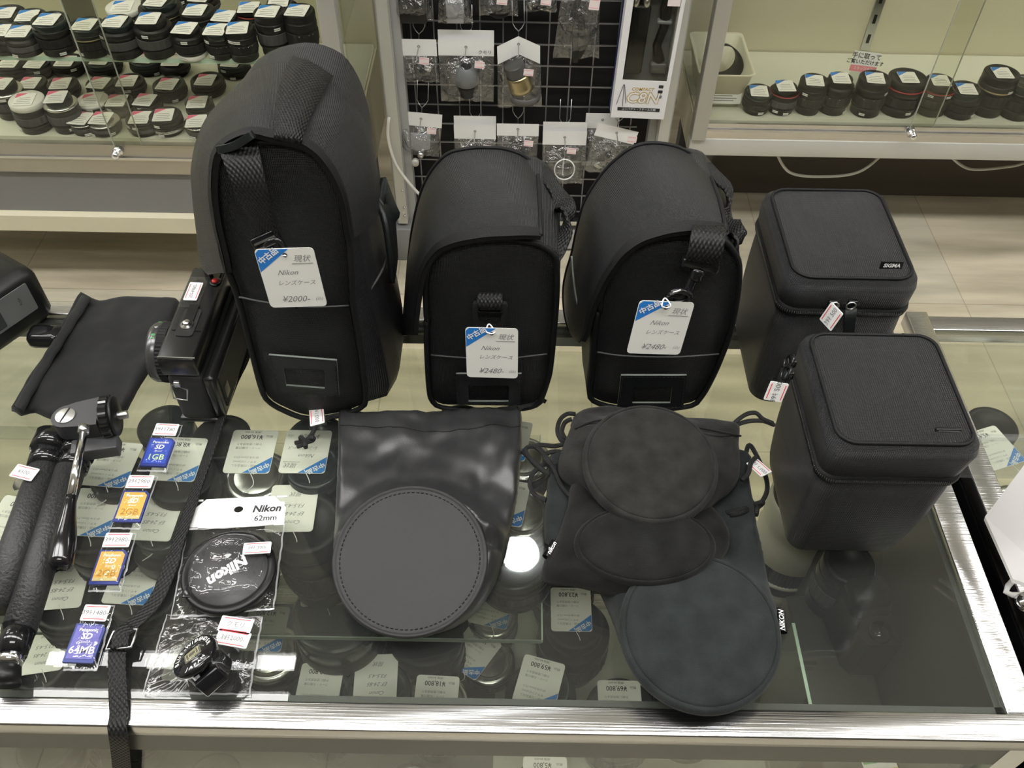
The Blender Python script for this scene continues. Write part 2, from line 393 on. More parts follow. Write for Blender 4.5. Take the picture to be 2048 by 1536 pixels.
# ================================================================ background cabinets
POST = mat('cabinet_post', (.46, .46, .43), .4, .4)
def cabinet(label, x0, x1, yf, zb, zg, zd, zs, top, deep, dark, xdoor, zbase):
    t = thing('display_cabinet', label, 'display cabinet', ((x0 + x1) / 2, yf + deep / 2, 0))
    L = x1 - x0; cx = (x0 + x1) / 2
    f = MB()
    if dark:
        f.box((cx, yf + .02, (zb + zg) / 2), (L, .02, zg - zb), mat('grey_fascia', (.20, .195, .195), .55)); f.build('lower_fascia', t)
        MB().box((cx, yf + .010, zb - .021), (L, .04, .042), CREAM).build('base_ledge', t)
    else:
        f.box((cx, yf + .010, (zb + zg) / 2), (L, .024, zg - zb), mat('cabinet_fascia', (.56, .56, .52), .45, .2), bev=.002); f.build('lower_fascia', t)
    k = MB(); k.box((cx, yf + .010, (zg + zd) / 2 - .004), (L - .03, .02, zd - zg - .008), mat('olive_alu', (.42, .40, .35), .3, .8) if dark else ALU)
    k.box((cx, yf - .002, (zg + zd) / 2), (L - .03, .004, .006), STEEL); k.build('sliding_track', t)
    MB().box((cx, yf + deep / 2 + .01, zd - .01), (L - .01, deep - .01, .02), mat('cabinet_deck', (.60, .60, .50), .5)).build('deck', t)
    MB().box((cx, yf + deep + .02, (zb + top) / 2), (L, .02, top - zb), CREAM).build('back_panel', t)
    if zs:
        MB().box((cx, yf + deep / 2 + .01, zs - .004), (L - .04, deep - .04, .008), CABGLASS).build('glass_shelf', t)
        MB().box((cx, yf + .0285, zs - .004), (L - .04, .002, .0082), EDGEG).build('glass_shelf_edge', t)
    for a, b2, yy in ((x0 + .02, xdoor + .055, yf + .004), (xdoor, x1 - .02, yf - .003)):
        g_ = MB().box(((a + b2) / 2, yy, (zd + top) / 2 - .01), (b2 - a, .004, top - zd), CABGLASS)
        ex = b2 if a < xdoor - .3 or a == x0 + .02 else a
        g_.box((ex, yy, (zd + top) / 2 - .01), (.0011, .0042, top - zd), mat('pale_glass_edge', (.40, .42, .36), .3)); g_.build('glass_door', t)
    pst = MB()
    for xx, ww in ((x0 + .0165, .033), (x1 - .0165, .033)): pst.box((xx, yf + .006, (zg + top) / 2), (ww, .034, top - zg), POST, bev=.002)
    pst.box((cx, yf + .006, top), (L, .034, .03), POST); pst.build('door_frame', t)
    for xx in (x0 + .003, x1 - .003):
        MB().box((xx, yf + deep / 2 + .02, (zd + top) / 2), (.005, deep - .03, top - zd), CABGLASS).build('side_glass', t)
    for xx in (x0 + .004, x1 - .004):
        MB().box((xx, yf + deep / 2 + .02, (zb + zd) / 2), (.006, deep - .02, zd - zb), CREAM).box((xx, yf + deep, (zb + top) / 2), (.008, .03, top - zb), CREAM).build('side_panel', t)
    for xx in (x0 + .05, x1 - .05):
        for yy in (yf + .06, yf + deep - .03): MB().box((xx, yy, zbase / 2), (.04, .04, zbase), mat('dark_leg', (.07, .07, .07), .5)).build('leg', t)
    M = Matrix.Translation((xdoor + .005, yf - .0, zd - .018)) @ Matrix.Rotation(math.radians(90), 4, 'X')
    MB().lathe([(.0105, 0), (.0105, .012), (.0075, .013), (.0075, .027), (.005, .029)], CHROME, 20, M).build('door_lock', t)
    return t
LC = cabinet('glass fronted cabinet crowded with used lenses at the left', -1.95, -.335, 1.60, .24, .351, .430, .602, 1.75, .42, True, -.837, .198)
RC = cabinet('glass fronted cabinet holding one row of lenses at the right', .402, 2.0, 1.80, .288, .333, .380, 0, 1.75, .31, False, .895, .288)
MB().box((1.2, 2.085, .144), (1.50, .07, .287), mat('floor_shade_brown', (.075, .058, .042), .6)).build('floor_shade_panel', RC)  # added dark panel, its brown standing in for shaded floor under the cabinet
# perforated shelf standard on the back panel of the right cabinet
m_ = MB(); a_ = P(1755, 108, .382)
m_.box((.865, 2.117, 1.06), (.022, .006, 1.34), STEEL)
for i in range(26): m_.box((.865, 2.1135, .42 + i * .05), (.007, .002, .022), BLK)
m_.build('shelf_standard', RC)
# white cables under the cabinets
CABM = mat('white_cable', (.62, .61, .57), .45)
pts = [Q(1545, 322, 1.86), Q(1580, 345, 1.86), Q(1650, 353, 1.86), Q(1720, 343, 1.86), Q(1765, 322, 1.86)]
pts[0].z += .03; pts[-1].z += .03
tag(MB().tube(spline(pts, 30), .0035, CABM).build('cable'), 'white cable sagging in a wide loop below the right cabinet', 'cable')
pts = [Q(1890, 322, 1.88), Q(1940, 338, 1.88), Q(2020, 333, 1.88), Q(2048, 326, 1.88)]; pts[0].z += .02
tag(MB().tube(spline(pts, 24), .0035, CABM).build('cable'), 'short stretch of white cable below the right cabinet, nearer the right edge', 'cable')
# ================================================================ wire rack on its grey frame
RK = thing('wire_rack', 'black backed wire grid rack in a grey metal frame with hanging packets', 'display rack', (.02, 1.79, 0))
GW = mat('grid_wire', (.26, .26, .27), .4, .6)
xs = [-.2301 + .0495 * i for i in range(-1, 11)]; zs = [.094 + .0494 * i for i in range(-1, 18)]
fr = MB()
for x in xs: fr.box((x, 1.834, .46), (.0028, .0028, .86), GW)
for z in zs: fr.box(((xs[0] + xs[-1]) / 2, 1.8305, z), (xs[-1] - xs[0] + .03, .0028, .0028), GW)
fr.build('wire_grid', RK)
MB().box((.02, 1.875, .52), (.62, .01, 1.0), mat('black_backing', (.008, .008, .008), .85)).build('backing_cloth', RK)
def wpost(x, name):
    p_ = MB(); p_.box((x, 1.765, .62), (.023, .03, 1.02), mat('post_light', (.50, .50, .46), .45, .3)); 
    p_.box((x + (.02 if x < 0 else -.02), 1.80, .58), (.018, .03, 1.05), GREYP); p_.box((x + (-.014 if x < 0 else .014), 1.79, .58), (.006, .05, 1.05), GREYP)
    for zz in (.135, .16, .21): p_.lathe([(.003, 0), (.003, .002), (.001, .003)], STEEL, 10, Matrix.Translation((x + .006, 1.7495, zz)) @ Matrix.Rotation(math.radians(90), 4, 'X'))
    p_.build('post', RK)
    MB().box((x, 1.79, .05), (.05, .10, .1), mat('foot_grey', (.22, .22, .22), .5), bev=.004).build('foot', RK)
wpost(-.274, 0); wpost(.330, 1)
bt = MB(); bt.box((.028, 1.80, .0355), (.56, .03, .05), GREYP); bt.box((.028, 1.795, .09), (.56, .016, .012), STEEL); bt.build('lower_rail', RK)
kb = MB(); kb.lathe([(.009, 0), (.009, .01), (.006, .012)], mat('post_light', (.5, .5, .46), .45, .3), 14, Matrix.Translation((-.235, 1.775, .275)) @ Matrix.Rotation(math.radians(90), 4, 'X'))
kb.lathe([(.007, 0), (.007, .012)], STEEL, 14, Matrix.Translation((-.222, 1.785, .29)) @ Matrix.Rotation(math.radians(90), 4, 'X')); kb.build('clamp_knob', RK)
pts = [Q(778, 235, 1.735), Q(776, 275, 1.735), Q(790, 325, 1.735), Q(815, 362, 1.73), Q(842, 392, 1.73), Q(880, 430, 1.735)]
tag(MB().tube(spline(pts, 30), .0035, CABM).build('cable'), 'white cable running down across the left post of the wire rack', 'cable')
# ================================================================ lenses
LB = mat('lens_body_black', (.008, .008, .0085), .34, spec=.28)
LR = mat('lens_rubber', (.013, .013, .0135), .6, spec=.2, bump=((1, 1, 1400), .0004, 0))
LG = mat('lens_rubber_grey', (.06, .06, .063), .6, spec=.25)
LCAP = mat('lens_cap_black', (.008, .008, .0085), .42, spec=.25)
LSIL = mat('lens_silver', (.60, .60, .60), .25, 1.0)
LWH = mat('lens_white_cap', (.68, .67, .63), .45)
LREAR = mat('lens_teal_black', (.008, .015, .015), .25, spec=.35)
LGOLD = mat('lens_gold', (.42, .36, .22), .3, 1.0)
LRED = mat('lens_red_ring', (.30, .02, .02), .3)
def add_tag(mb, M, kind='blue', text=None, w=.040, h=.047, small=False, flip=False):
    """printed card; local +y is the top of the card"""
    out = rrect(w / 2, h / 2, .003, 3)
    mb.plate(out, 0, .0005, TAGW, M)
    z = .0006
    cm = BLUE if kind in ('blue', 'hand') else PINK if kind == 'pink' else None
    if cm:
        tri = [(-w / 2 + .0004, h / 2 - .003), (-w / 2 + .003, h / 2 - .0004), (w * .08, h / 2 - .0004), (-w / 2 + .0004, h * .12)]
        mb.plate(tri[::-1], z - .0003, z, cm, M)
        if kind != 'pink' and not small: mb.text('中古品', WHITE, .0056, (-w * .285, h * .385), M, z + .0002, 'CENTER', rot=math.radians(35), bold=.03)
    if small:
        for i, (yy, ww) in enumerate(((.10, .55), (-.05, .7), (-.2, .62), (-.34, .8))): mb.box((0, h * yy, z), (w * ww, h * .022, .0003), PENCIL, M)
        return
    if kind == 'hand':
        mb.text('現状', PENCIL, .0058, (w * .26, h * .32), M, z, 'CENTER', shear=.3)
        mb.box((w * .26, h * .25, z), (w * .36, .0003, .0002), PENCIL, M)
        mb.text('Nikon', PENCIL, .0056, (-w * .22, h * .1), M, z, 'LEFT', shear=.5)
        mb.text('レンズケース', PENCIL, .0044, (-w * .26, -h * .08), M, z, 'LEFT', shear=.3)
        mb.text(text or '¥2480-', PENCIL, .0068, (-w * .27, -h * .36), M, z, 'LEFT', shear=.4)
        mb.text('(込)', PENCIL, .0032, (w * .39, -h * .36), M, z, 'CENTER', shear=.3)
    elif kind == 'note':
        for i, (yy, s_) in enumerate(((.30, 'Canon'), (.12, 'EF 24-85'), (-.05, 'F3.5-4.5'), (-.3, '現状'))): mb.text(s_, PENCIL, .0052, (-w * .05, h * yy), M, z, 'CENTER', shear=.4)
    else:
        mb.text('税込', INK, .0030, (-w * .40, -h * .36), M, z, 'LEFT')
        mb.text(text or '¥4,400', INK, .0066, (w * .06, -h * .34), M, z, 'CENTER', sx=.9, bold=.01)
        mb.text('(税抜 ¥4,000)', INK, .0026, (w * .06, -h * .455), M, z, 'CENTER')
        for yy, s_ in ((.33, '単品・付属品なし'), (.24, 'キヤノン(Canon)'), (.14, 'EF-S18-55mm F3.5-'), (-.08, 'フード・元箱付属'), (-.17, '外観に使用感あり')):
            mb.text(s_, PENCIL, .0028, (w * .08, h * yy), M, z, 'CENTER')
def add_string(mb, a, b_, sag, m=None):
    a, b_ = Vector(a), Vector(b_); mid = (a + b_) / 2 + Vector(sag)
    mb.tube(spline([a, mid, b_], 12), .0004, m or WHITE, 5)
LPOS = []
def lens(x, y, z0, h, r, style='black', tg=None, label='', group='', tagoff=(0, 0), tagrot=0.0, seg=36, name='camera_lens', wrapped=False, stickers=True, rs=0):
    LPOS.append((x, y, r, z0, z0 + h))
    t = thing(name, label, 'camera lens', (x, y, z0), group=group)
    rn = random.Random(int(x * 9973 + y * 7919 * 3) + rs)
    rb = r * rn.uniform(.80, .92) if style not in ('hood',) else r
    body = MB(); capm = LCAP; h1 = h * .80
    capr = r * .96
    body.lathe([(rb * .9, 0), (rb, .001), (rb, h1 * .22), (rb * 1.02, h1 * .23), (r * .97, h1 * .30), (r * .97, h1 * .34)], LB, seg)
    if style == 'whitebase': body.lathe([(rb * 1.0, 0), (rb * 1.03, .001), (rb * 1.03, h1 * .2), (rb, h1 * .21)], LWH, seg)
    if style == 'silver2': body.lathe([(r * .975, h1 * .345), (r * .995, h1 * .35), (r * .995, h1 * .52), (r * .97, h1 * .53)], LSIL, seg)
    body.lathe([(r * .96, h1 * .34), (r * .97, h1 * .78), (r, h1 * .80), (r, h1 * .93), (r * .985, h1 * .95), (r * .985, h1)], LB, seg)
    if style in ('silver', 'silveropen'): body.lathe([(r * .9, h1 * .9), (r * .99, h1 * .91), (r * 1.01, h1), (r * .9, h1 * 1.03)], LSIL, seg)
    if style == 'gold': body.lathe([(r * .99, h1 * .80), (r * 1.01, h1 * .81), (r * 1.01, h1 * .84), (r * .99, h1 * .85)], LGOLD, seg)
    if style == 'redring': body.lathe([(r * .99, h1 * .95), (r * 1.02, h1 * .96), (r * 1.02, h1 * .99), (r * .99, h1 * 1.0)], LRED, seg)
    if style == 'line': body.lathe([(r * .99, h1 * .66), (r * 1.005, h1 * .665), (r * 1.005, h1 * .685), (r * .99, h1 * .69)], LSIL, seg)
    body.v = [p + Vector((x, y, z0)) for p in body.v]
    body.build('barrel', t)
    rub = MB(); n = 72 if seg > 30 else 40; rings = []
    rm = LG if style in ('grey', 'whitecap', 'silver') or rn.random() < .25 else LR
    z1, z2 = h1 * (.40 if style != 'silver2' else .55), h1 * .72
    for zz, k in ((z1, .975), (z1 + .0006, 1.01), (z2 - .0006, 1.01), (z2, .975)):
        rings.append([(r * k * (1 + (.012 if j % 2 else -.012) * (k > 1)) * math.cos(2 * math.pi * j / n), r * k * (1 + (.012 if j % 2 else -.012) * (k > 1)) * math.sin(2 * math.pi * j / n), zz) for j in range(n)])
    rub.loft(rings, rm, smooth=False, M=Matrix.Translation((x, y, z0))); 
    rub.build('focus_ring', t)
    c = MB(); MT = Matrix.Translation((x, y, z0))
    if style in ('whitecap', 'white'): c.lathe([(capr, h1), (capr * 1.03, h1 + .001), (capr * 1.03, h * .97), (capr * .97, h), (0, h)], LWH, seg, MT)
    elif style == 'silveropen':
        c.lathe([(r * .62, h1 * .9), (r * .66, h1 * 1.03), (r * .9, h1 * 1.04), (r * 1.0, h1 * .98)], LSIL, seg, MT, caps=False); c.lathe([(r * .64, h1 * .93), (r * .3, h1 * .97), (0, h1 * .985)], BLKG, seg, MT, caps=False)
    else:
        cr_ = capr * (.80 if rn.random() < .4 and style != 'hood' else 1.0); cm2 = LREAR if rn.random() < .35 else capm
        c.lathe([(cr_, h1), (cr_ * 1.02, h1 + .0012), (cr_ * 1.02, h - .0018), (cr_ * .98, h - .0004), (cr_ * .80, h), (cr_ * .78, h - .0016), (0, h - .0016)], cm2, seg, MT)
    c.build('lens_cap', t)
    if tg:
        tm = MB(); kind, txt, small = tg
        M = Matrix.Translation((x + tagoff[0], y + tagoff[1], z0 + h + .0008)) @ Matrix.Rotation(tagrot, 4, 'Z')
        add_tag(tm, M, kind, txt, small=small)
        if not small:
            a = M @ Vector((-.002, .020, .001)); add_string(tm, a, a + (M.to_3x3() @ Vector((.004, .016, -.012))), (.008, -.004, .002))
        tm.build('price_tag', t)
    if stickers:
        for k in range(rn.choice((1, 1, 2))):
            s_ = MB(); a = math.radians(-90 + rn.uniform(-45, 45)); ww = .0125
            ring = []
            zz = h1 * rn.choice((.12, .18, .84))
            for zt in (zz, zz + .0055):
                ring.append([(x + (max(rb, r) * 1.03) * math.cos(a + u * ww / r), y + (max(rb, r) * 1.03) * math.sin(a + u * ww / r), z0 + zt) for u in (-.5, -.25, 0, .25, .5)])
            s_.loft(ring, WHITE, closed=False); s_.loft([[(p[0] * 1.0, p[1] - .0002, p[2] + .0022) for p in ring[0]], [(p[0], p[1] - .0002, p[2] + .0034) for p in ring[0]]], PENCIL, closed=False)
            s_.build('barcode_sticker', t)
    return t
# ---------------------------------------------------------------- lenses in the left cabinet (tag point in the photo, depth, radius, style)
ORD = ['first', 'second', 'third', 'fourth', 'fifth', 'sixth', 'seventh', 'eighth', 'ninth', 'tenth', 'eleventh']
LOOK = {'black': 'black', 'whitecap': 'black and grey, white capped', 'white': 'black, white capped', 'whitebase': 'black, white based', 'silver': 'silver collared grey', 'silver2': 'silver banded black',
        'silveropen': 'open silver rimmed', 'gold': 'gold ringed black', 'redring': 'red ringed black', 'line': 'silver lined black', 'grey': 'grey banded black', 'hood': 'black'}
def row(items, shelf, kind, place, group):
    for i, (px, py, y, r, st) in enumerate(items):
        q = Q(px, py, y); h = q.z - shelf
        o_ = ORD[i] if i < len(ORD) else 'last'
        lens(q.x, y, shelf + .0005, max(h, .03), r, st, (kind, None, True), '%s lens, %s from left, %s' % (LOOK[st], o_, place), group,
             tagoff=(-.002, -.004), tagrot=random.Random(px).uniform(-.12, .12), seg=28, rs=i)
SU, SD_ = .602, .430
row([(0, 60, 1.655, .037, 'black'), (42, 62, 1.65, .036, 'black'), (98, 38, 1.655, .036, 'black'), (172, 48, 1.65, .034, 'gold'), (232, 42, 1.65, .038, 'black'), (300, 36, 1.65, .036, 'grey'), (372, 55, 1.645, .032, 'whitebase'), (434, 58, 1.645, .029, 'line'), (478, 55, 1.64, .029, 'line'), (538, 22, 1.665, .031, 'grey'), (597, 20, 1.665, .031, 'line')],
    SU, 'blue', 'left cabinet upper shelf front row', 'lenses in the front row of the upper shelf')
row([(15, 34, 1.745, .038, 'black'), (62, 40, 1.735, .034, 'black'), (248, 12, 1.74, .037, 'white'), (316, 1, 1.735, .043, 'gold'), (393, 19, 1.725, .035, 'black'), (450, 31, 1.72, .030, 'black'), (500, 14, 1.75, .031, 'redring'), (560, 2, 1.755, .034, 'redring')],
    SU, 'blue', 'left cabinet upper shelf second row', 'lenses in the second row of the upper shelf')
row([(404, -2, 1.83, .035, 'black'), (345, -14, 1.84, .038, 'black')], SU, 'blue', 'left cabinet upper shelf back row', 'lenses in the back row of the upper shelf')
row([(52, 198, 1.65, .036, 'whitecap'), (115, 193, 1.65, .034, 'silver'), (165, 239, 1.64, .028, 'silver'), (208, 243, 1.642, .033, 'silveropen'), (283, 234, 1.645, .034, 'black'), (330, 229, 1.645, .034, 'silver2'), (398, 252, 1.637, .028, 'silver')],
    SD_, 'pink', 'left cabinet bottom deck front row', 'lenses in the front row of the lower deck')
row([(3, 166, 1.70, .036, 'silver'), (188, 208, 1.71, .034, 'white'), (241, 213, 1.71, .031, 'grey'), (296, 209, 1.715, .030, 'black'), (402, 221, 1.71, .030, 'grey')],
    SD_, 'pink', 'left cabinet bottom deck second row', 'lenses in the second row of the lower deck')
row([(64, 170, 1.775, .034, 'black'), (125, 168, 1.775, .034, 'black'), (206, 181, 1.78, .032, 'black'), (264, 182, 1.79, .034, 'black'), (342, 183, 1.78, .036, 'black'), (418, 175, 1.80, .037, 'black')],
    SD_, 'pink', 'left cabinet bottom deck third row', 'lenses in the third row of the lower deck')
row([(30, 143, 1.86, .036, 'black'), (80, 139, 1.86, .034, 'black'), (141, 140, 1.87, .036, 'black'), (218, 157, 1.88, .040, 'black'), (304, 152, 1.89, .040, 'black'), (356, 154, 1.88, .034, 'black'), (470, 140, 1.88, .036, 'black')],
    SD_, 'pink', 'left cabinet bottom deck back row', 'lenses in the back row of the lower deck')
row([(1519, 181, 1.848, .033, 'black'), (1572, 171, 1.85, .033, 'redring'), (1630, 160, 1.85, .033, 'line'), (1682, 155, 1.855, .035, 'line'), (1751, 155, 1.85, .036, 'line'), (1817, 154, 1.86, .044, 'redring'), (1881, 160, 1.86, .040, 'redring'), (1934, 177, 1.85, .038, 'black'), (2005, 145, 1.86, .040, 'gold')],
    .380, 'blue', 'row in the right cabinet', 'lenses in the single row of the right cabinet')
q = Q(2046, 165, 1.85)
lens(q.x + .012, 1.85, .3805, q.z - .38, .038, 'black', None, 'tall black zoom lens cut by the right photo edge, in the right cabinet', 'lenses in the single row of the right cabinet', seg=28)
# ---------------------------------------------------------------- lenses inside the counter
GS, LS = .7580, .6000
def cl(px, py, ztop, shelf, r, st, tagpx, trot, kind, txt, label, wrap=False, tz=0.0):
    c_ = P(px, py, ztop); tg_ = P(tagpx[0], tagpx[1], ztop) if tagpx else c_
    return lens(c_.x, c_.y, shelf + .0004, ztop - shelf, r, st, (kind, txt, False) if kind else None, label, 'used lenses inside the glass counter',
         tagoff=(tg_.x - c_.x, tg_.y - c_.y), tagrot=math.radians(trot), seg=48, stickers=False)
cl(503, 925, .872, GS, .029, 'silveropen', (503, 905), 180, 'blue', '¥16,800', 'lens with silver rim under an upside-down 16,800 yen tag, right of the camera strap')
cl(628, 932, .872, GS, .031, 'black', (612, 905), 180, 'hand', '¥9,800', 'black lens under a handwritten tag, just left of the smooth leather pouch')
cl(236, 950, .872, GS, .030, 'black', (224, 930), 176, 'blue', '¥4,400', 'black lens under the 4,400 yen tag beside the tripod head')
cl(190, 1050, .860, GS, .030, 'black', (188, 1026), 178, 'blue', '¥4,400', 'black lens under the 4,400 yen tag beside the tripod handle')
cl(362, 950, .868, GS, .030, 'black', (358, 920), 178, 'blue', '¥8,800', 'black lens behind the topmost blue memory card packet')
cl(322, 1055, .855, GS, .030, 'black', (310, 1035), 178, 'note', None, 'black lens beside the upper gold memory card packet')
cl(612, 1045, .862, GS, .031, 'black', (585, 1018), 182, 'note', None, 'black lens behind the right corner of the white cap packet header')
cl(290, 1180, .815, GS, .032, 'black', (268, 1160), 178, 'blue', '¥10,800', 'black lens beside the lower gold memory card packet')
cl(140, 1195, .81, GS, .032, 'black', (126, 1170), 186, 'note', None, 'black lens under a handwritten tag, left of the lower gold card packet')
cl(672, 1225, .735, LS, .042, 'grey', (648, 1168), 184, 'note', None, 'tall black lens standing left of the smooth leather disc')
cl(850, 1262, .70, LS, .037, 'line', None, 0, None, None, 'tall black lens half hidden below the smooth leather disc')
cl(30, 1045, .860, GS, .030, 'black', (26, 1045), 170, 'blue', '¥4,400', 'black lens under the 4,400 yen tag cut by the left photo edge')
cl(80, 1330, .700, LS, .033, 'black', (88, 1300), 190, 'note', None, 'black lens under a handwritten tag near the front left of the counter')
cl(375, 1330, .700, LS, .034, 'black', (380, 1315), 178, 'note', None, 'black lens beside the strap buckle under the finder packet')
cl(532, 1292, .690, LS, .030, 'silveropen', (531, 1258), 178, 'blue', '¥12,800', 'silver rimmed lens right of the finder packet')
cl(640, 1400, .690, LS, .033, 'black', (638, 1378), 178, 'blue', '¥12,800', 'lens under the 12,800 yen tag at the front rail')
cl(752, 1385, .690, LS, .033, 'black', (752, 1358), 183, 'note', None, 'black lens under a blank looking tag at the front rail')
cl(868, 1395, .690, LS, .032, 'silveropen', (872, 1402), 178, 'blue', '¥18,800', 'silver ringed lens at the front rail below the leather disc')
cl(1083, 1375, .690, LS, .034, 'black', (1078, 1366), 165, 'blue', '¥59,800', 'lens under the slanted 59,800 yen tag at the front rail')
cl(1242, 1425, .690, LS, .034, 'black', (1240, 1412), 180, 'blue', '¥69,800', 'lens under the 69,800 yen tag at the front rail')
cl(1150, 1245, .690, LS, .036, 'black', (1142, 1220), 180, 'blue', '¥23,800', 'lens under the large 23,800 yen tag below the suede pouches')
cl(985, 1220, .660, LS, .026, 'silveropen', (985, 1212), 168, 'blue', '¥9,800', 'small silver rimmed lens right of the leather disc, farther from the rail')
cl(978, 1315, .640, LS, .026, 'silveropen', (946, 1305), 146, 'blue', '¥9,800', 'small silver rimmed lens with a slanted tag right of the leather disc, nearer the rail')
cl(1045, 1008, .840, GS, .028, 'silveropen', (1008, 1005), 170, 'blue', '¥7,800', 'silver rimmed lens between the leather pouch and the suede pouches')
cl(1046, 900, .830, GS, .026, 'silveropen', (1016, 880), 170, 'blue', '¥7,800', 'silver rimmed lens behind the cords of the suede pouches')
cl(1030, 1115, .80, GS, .034, 'hood', None, 0, None, None, 'tall dark lens whose black cap shows the round lamp reflection')
cl(1130, 1150, .690, LS, .032, 'black', None, 0, None, None, 'dark lens half under the suede pouch with the left name tab')
cl(1395, 1385, .690, LS, .040, 'black', None, 0, None, None, 'wide dark lens under the large grey green suede pouch')
# front row below the rail
for i, (px, st, r) in enumerate(((430, 'black', .030), (820, 'silveropen', .028), (1090, 'black', .032))):
    p_ = P(px, 1545, .66); lens(p_.x, .262 + (r - .03), LS + .0004, .06, r - .004, st, ('blue', '¥5,800', False) if i == 2 else None,
        ['black lens low behind the front glass, left', 'silver rimmed lens low behind the front glass, centre', 'black lens with blue cornered tag low behind the front glass'][i], 'used lenses inside the glass counter', seg=40, stickers=False, tagrot=math.radians(180))
# white telephoto standing at the right
def white_tele():
    top = P(1578, 1095, .56); x, y = top.x, top.y
    t = thing('telephoto_lens', 'large white telephoto lens standing in the counter behind the suede pouches', 'camera lens', (x, y, .393))
    M = Matrix.Translation((x, y, 0)); LW = mat('lens_off_white', (.80, .78, .71), .42)
    MB().lathe([(.026, .3935), (.028, .43), (.034, .475), (.0405, .512)], LW, 56, M).build('barrel', t)
    MB().lathe([(.0345, .470), (.036, .471), (.0362, .4725), (.0345, .4735)], LR, 56, M).build('rubber_ring', t)
    MB().lathe([(.0405, .512), (.0425, .513), (.0430, .528), (.0415, .529)], LR, 56, M).build('zoom_ring', t)
    MB().lathe([(.0415, .529), (.0445, .531), (.0445, .536), (.042, .537)], LW, 56, M).build('ridge_ring', t)
    n = 120; rg = [[((.0430 + (.0004 if j % 2 else -.0004)) * math.cos(2 * math.pi * j / n), (.0430 + (.0004 if j % 2 else -.0004)) * math.sin(2 * math.pi * j / n), z) for j in range(n)] for z in (.537, .567)]
    MB().loft(rg, LR, M=M, smooth=False).build('focus_ring', t)
    MB().lathe([(.044, .567), (.0455, .569), (.0455, .600), (.044, .604), (.044, .625), (.0455, .628), (.0455, .665), (.043, .669)], LW, 56, M).build('front_barrel', t)
    MB().lathe([(.0433, .665), (.0433, .676), (.042, .678), (.037, .678), (.0, .6775)], LCAP, 56, M).build('lens_cap', t)
white_tele()
def digital_cam(px, py, z, rz, label, sc_=1.0):
    c_ = P(px, py, z); t = thing('digital_camera', label, 'camera', (c_.x, c_.y, z), rz)
    b = MB(); out = [(-.068, -.022), (-.066, -.030), (-.055, -.036), (-.040, -.036), (-.034, -.026), (.06, -.026), (.068, -.018), (.068, .020), (.06, .026), (-.05, .026), (-.064, .018)]
    b.plate([(x * sc_, y * sc_) for x, y in out], 0, .085 * sc_, BLK, smooth=False); b.build('body', t, world=False)
    b = MB(); b.loft([[(x * sc_, y * sc_, .085 * sc_) for x, y in rrect(.028, .028, .01)], [(x * sc_, y * sc_, .108 * sc_) for x, y in rrect(.016, .024, .008)]], BLK, caps=True); b.build('prism_hump', t, world=False)
    M = Matrix.Translation((0, -.026 * sc_, .045 * sc_)) @ Matrix.Rotation(math.radians(90), 4, 'X')
    MB().lathe([(.034 * sc_, 0), (.034 * sc_, .004), (.030 * sc_, .006), (.028 * sc_, .006)], LSIL, 40, M, caps=True).build('lens_mount', t, world=False)
    MB().lathe([(.030 * sc_, .006), (.030 * sc_, .012), (.026 * sc_, .013)], LCAP, 40, M).build('body_cap', t, world=False)
    MB().lathe([(.010, .085 * sc_), (.010, .092 * sc_)], BLKG, 24, Matrix.Translation((-.05 * sc_, 0, 0))).build('mode_dial', t, world=False)
    MB().lathe([(.006, .085 * sc_), (.006, .090 * sc_)], STEEL, 20, Matrix.Translation((.05 * sc_, 0, 0))).build('shutter_button', t, world=False)
digital_cam(1690, 1255, .7005, math.radians(97), 'dark camera body lying on the block at the right end under the glass', .72)
q = P(1795, 1165, .76)
lens(min(q.x, .315), q.y + .012, .7005, .075, .024, 'grey', None, 'dark lens behind the camera body on the block under the glass', 'used lenses inside the glass counter', seg=56, stickers=False)
bk = MB(); b2 = Matrix.Translation((.3255, .272, .7012)) @ Matrix.Rotation(math.radians(8), 4, 'Z')
bk.box((0, 0, 0), (.030, .020, .0008), WHITE, b2); bk.box((0, -.006, .0006), (.030, .004, .0003), mat('yellow_print', (.75, .60, .10), .5), b2); bk.box((-.008, .004, .0006), (.012, .005, .0003), mat('green_print', (.12, .40, .15), .5), b2)
tag(bk.build('paper_card'), 'small white card with yellow and green print lying beside the camera body under the glass', 'card')
# supports for what stands on the dark base mat level
# lens and stray cap inside the neighbouring counter
q = P(2046, 905, .80); lens(q.x+.02, q.y-.02, .3805, .42, .034, 'silveropen', None, 'silver rimmed lens inside the neighbouring counter at the right photo edge', 'used lenses inside the neighbouring counter', seg=48, stickers=False)
q = P(1992, 930, .80); lens(q.x + .014, q.y + .05, .3805, .42, .026, 'black', ('blue', '¥5,400', False), 'black lens with long blue cornered tag inside the neighbouring counter', 'used lenses inside the neighbouring counter', tagoff=(-.010, -.03), tagrot=math.radians(200), seg=48, stickers=False)
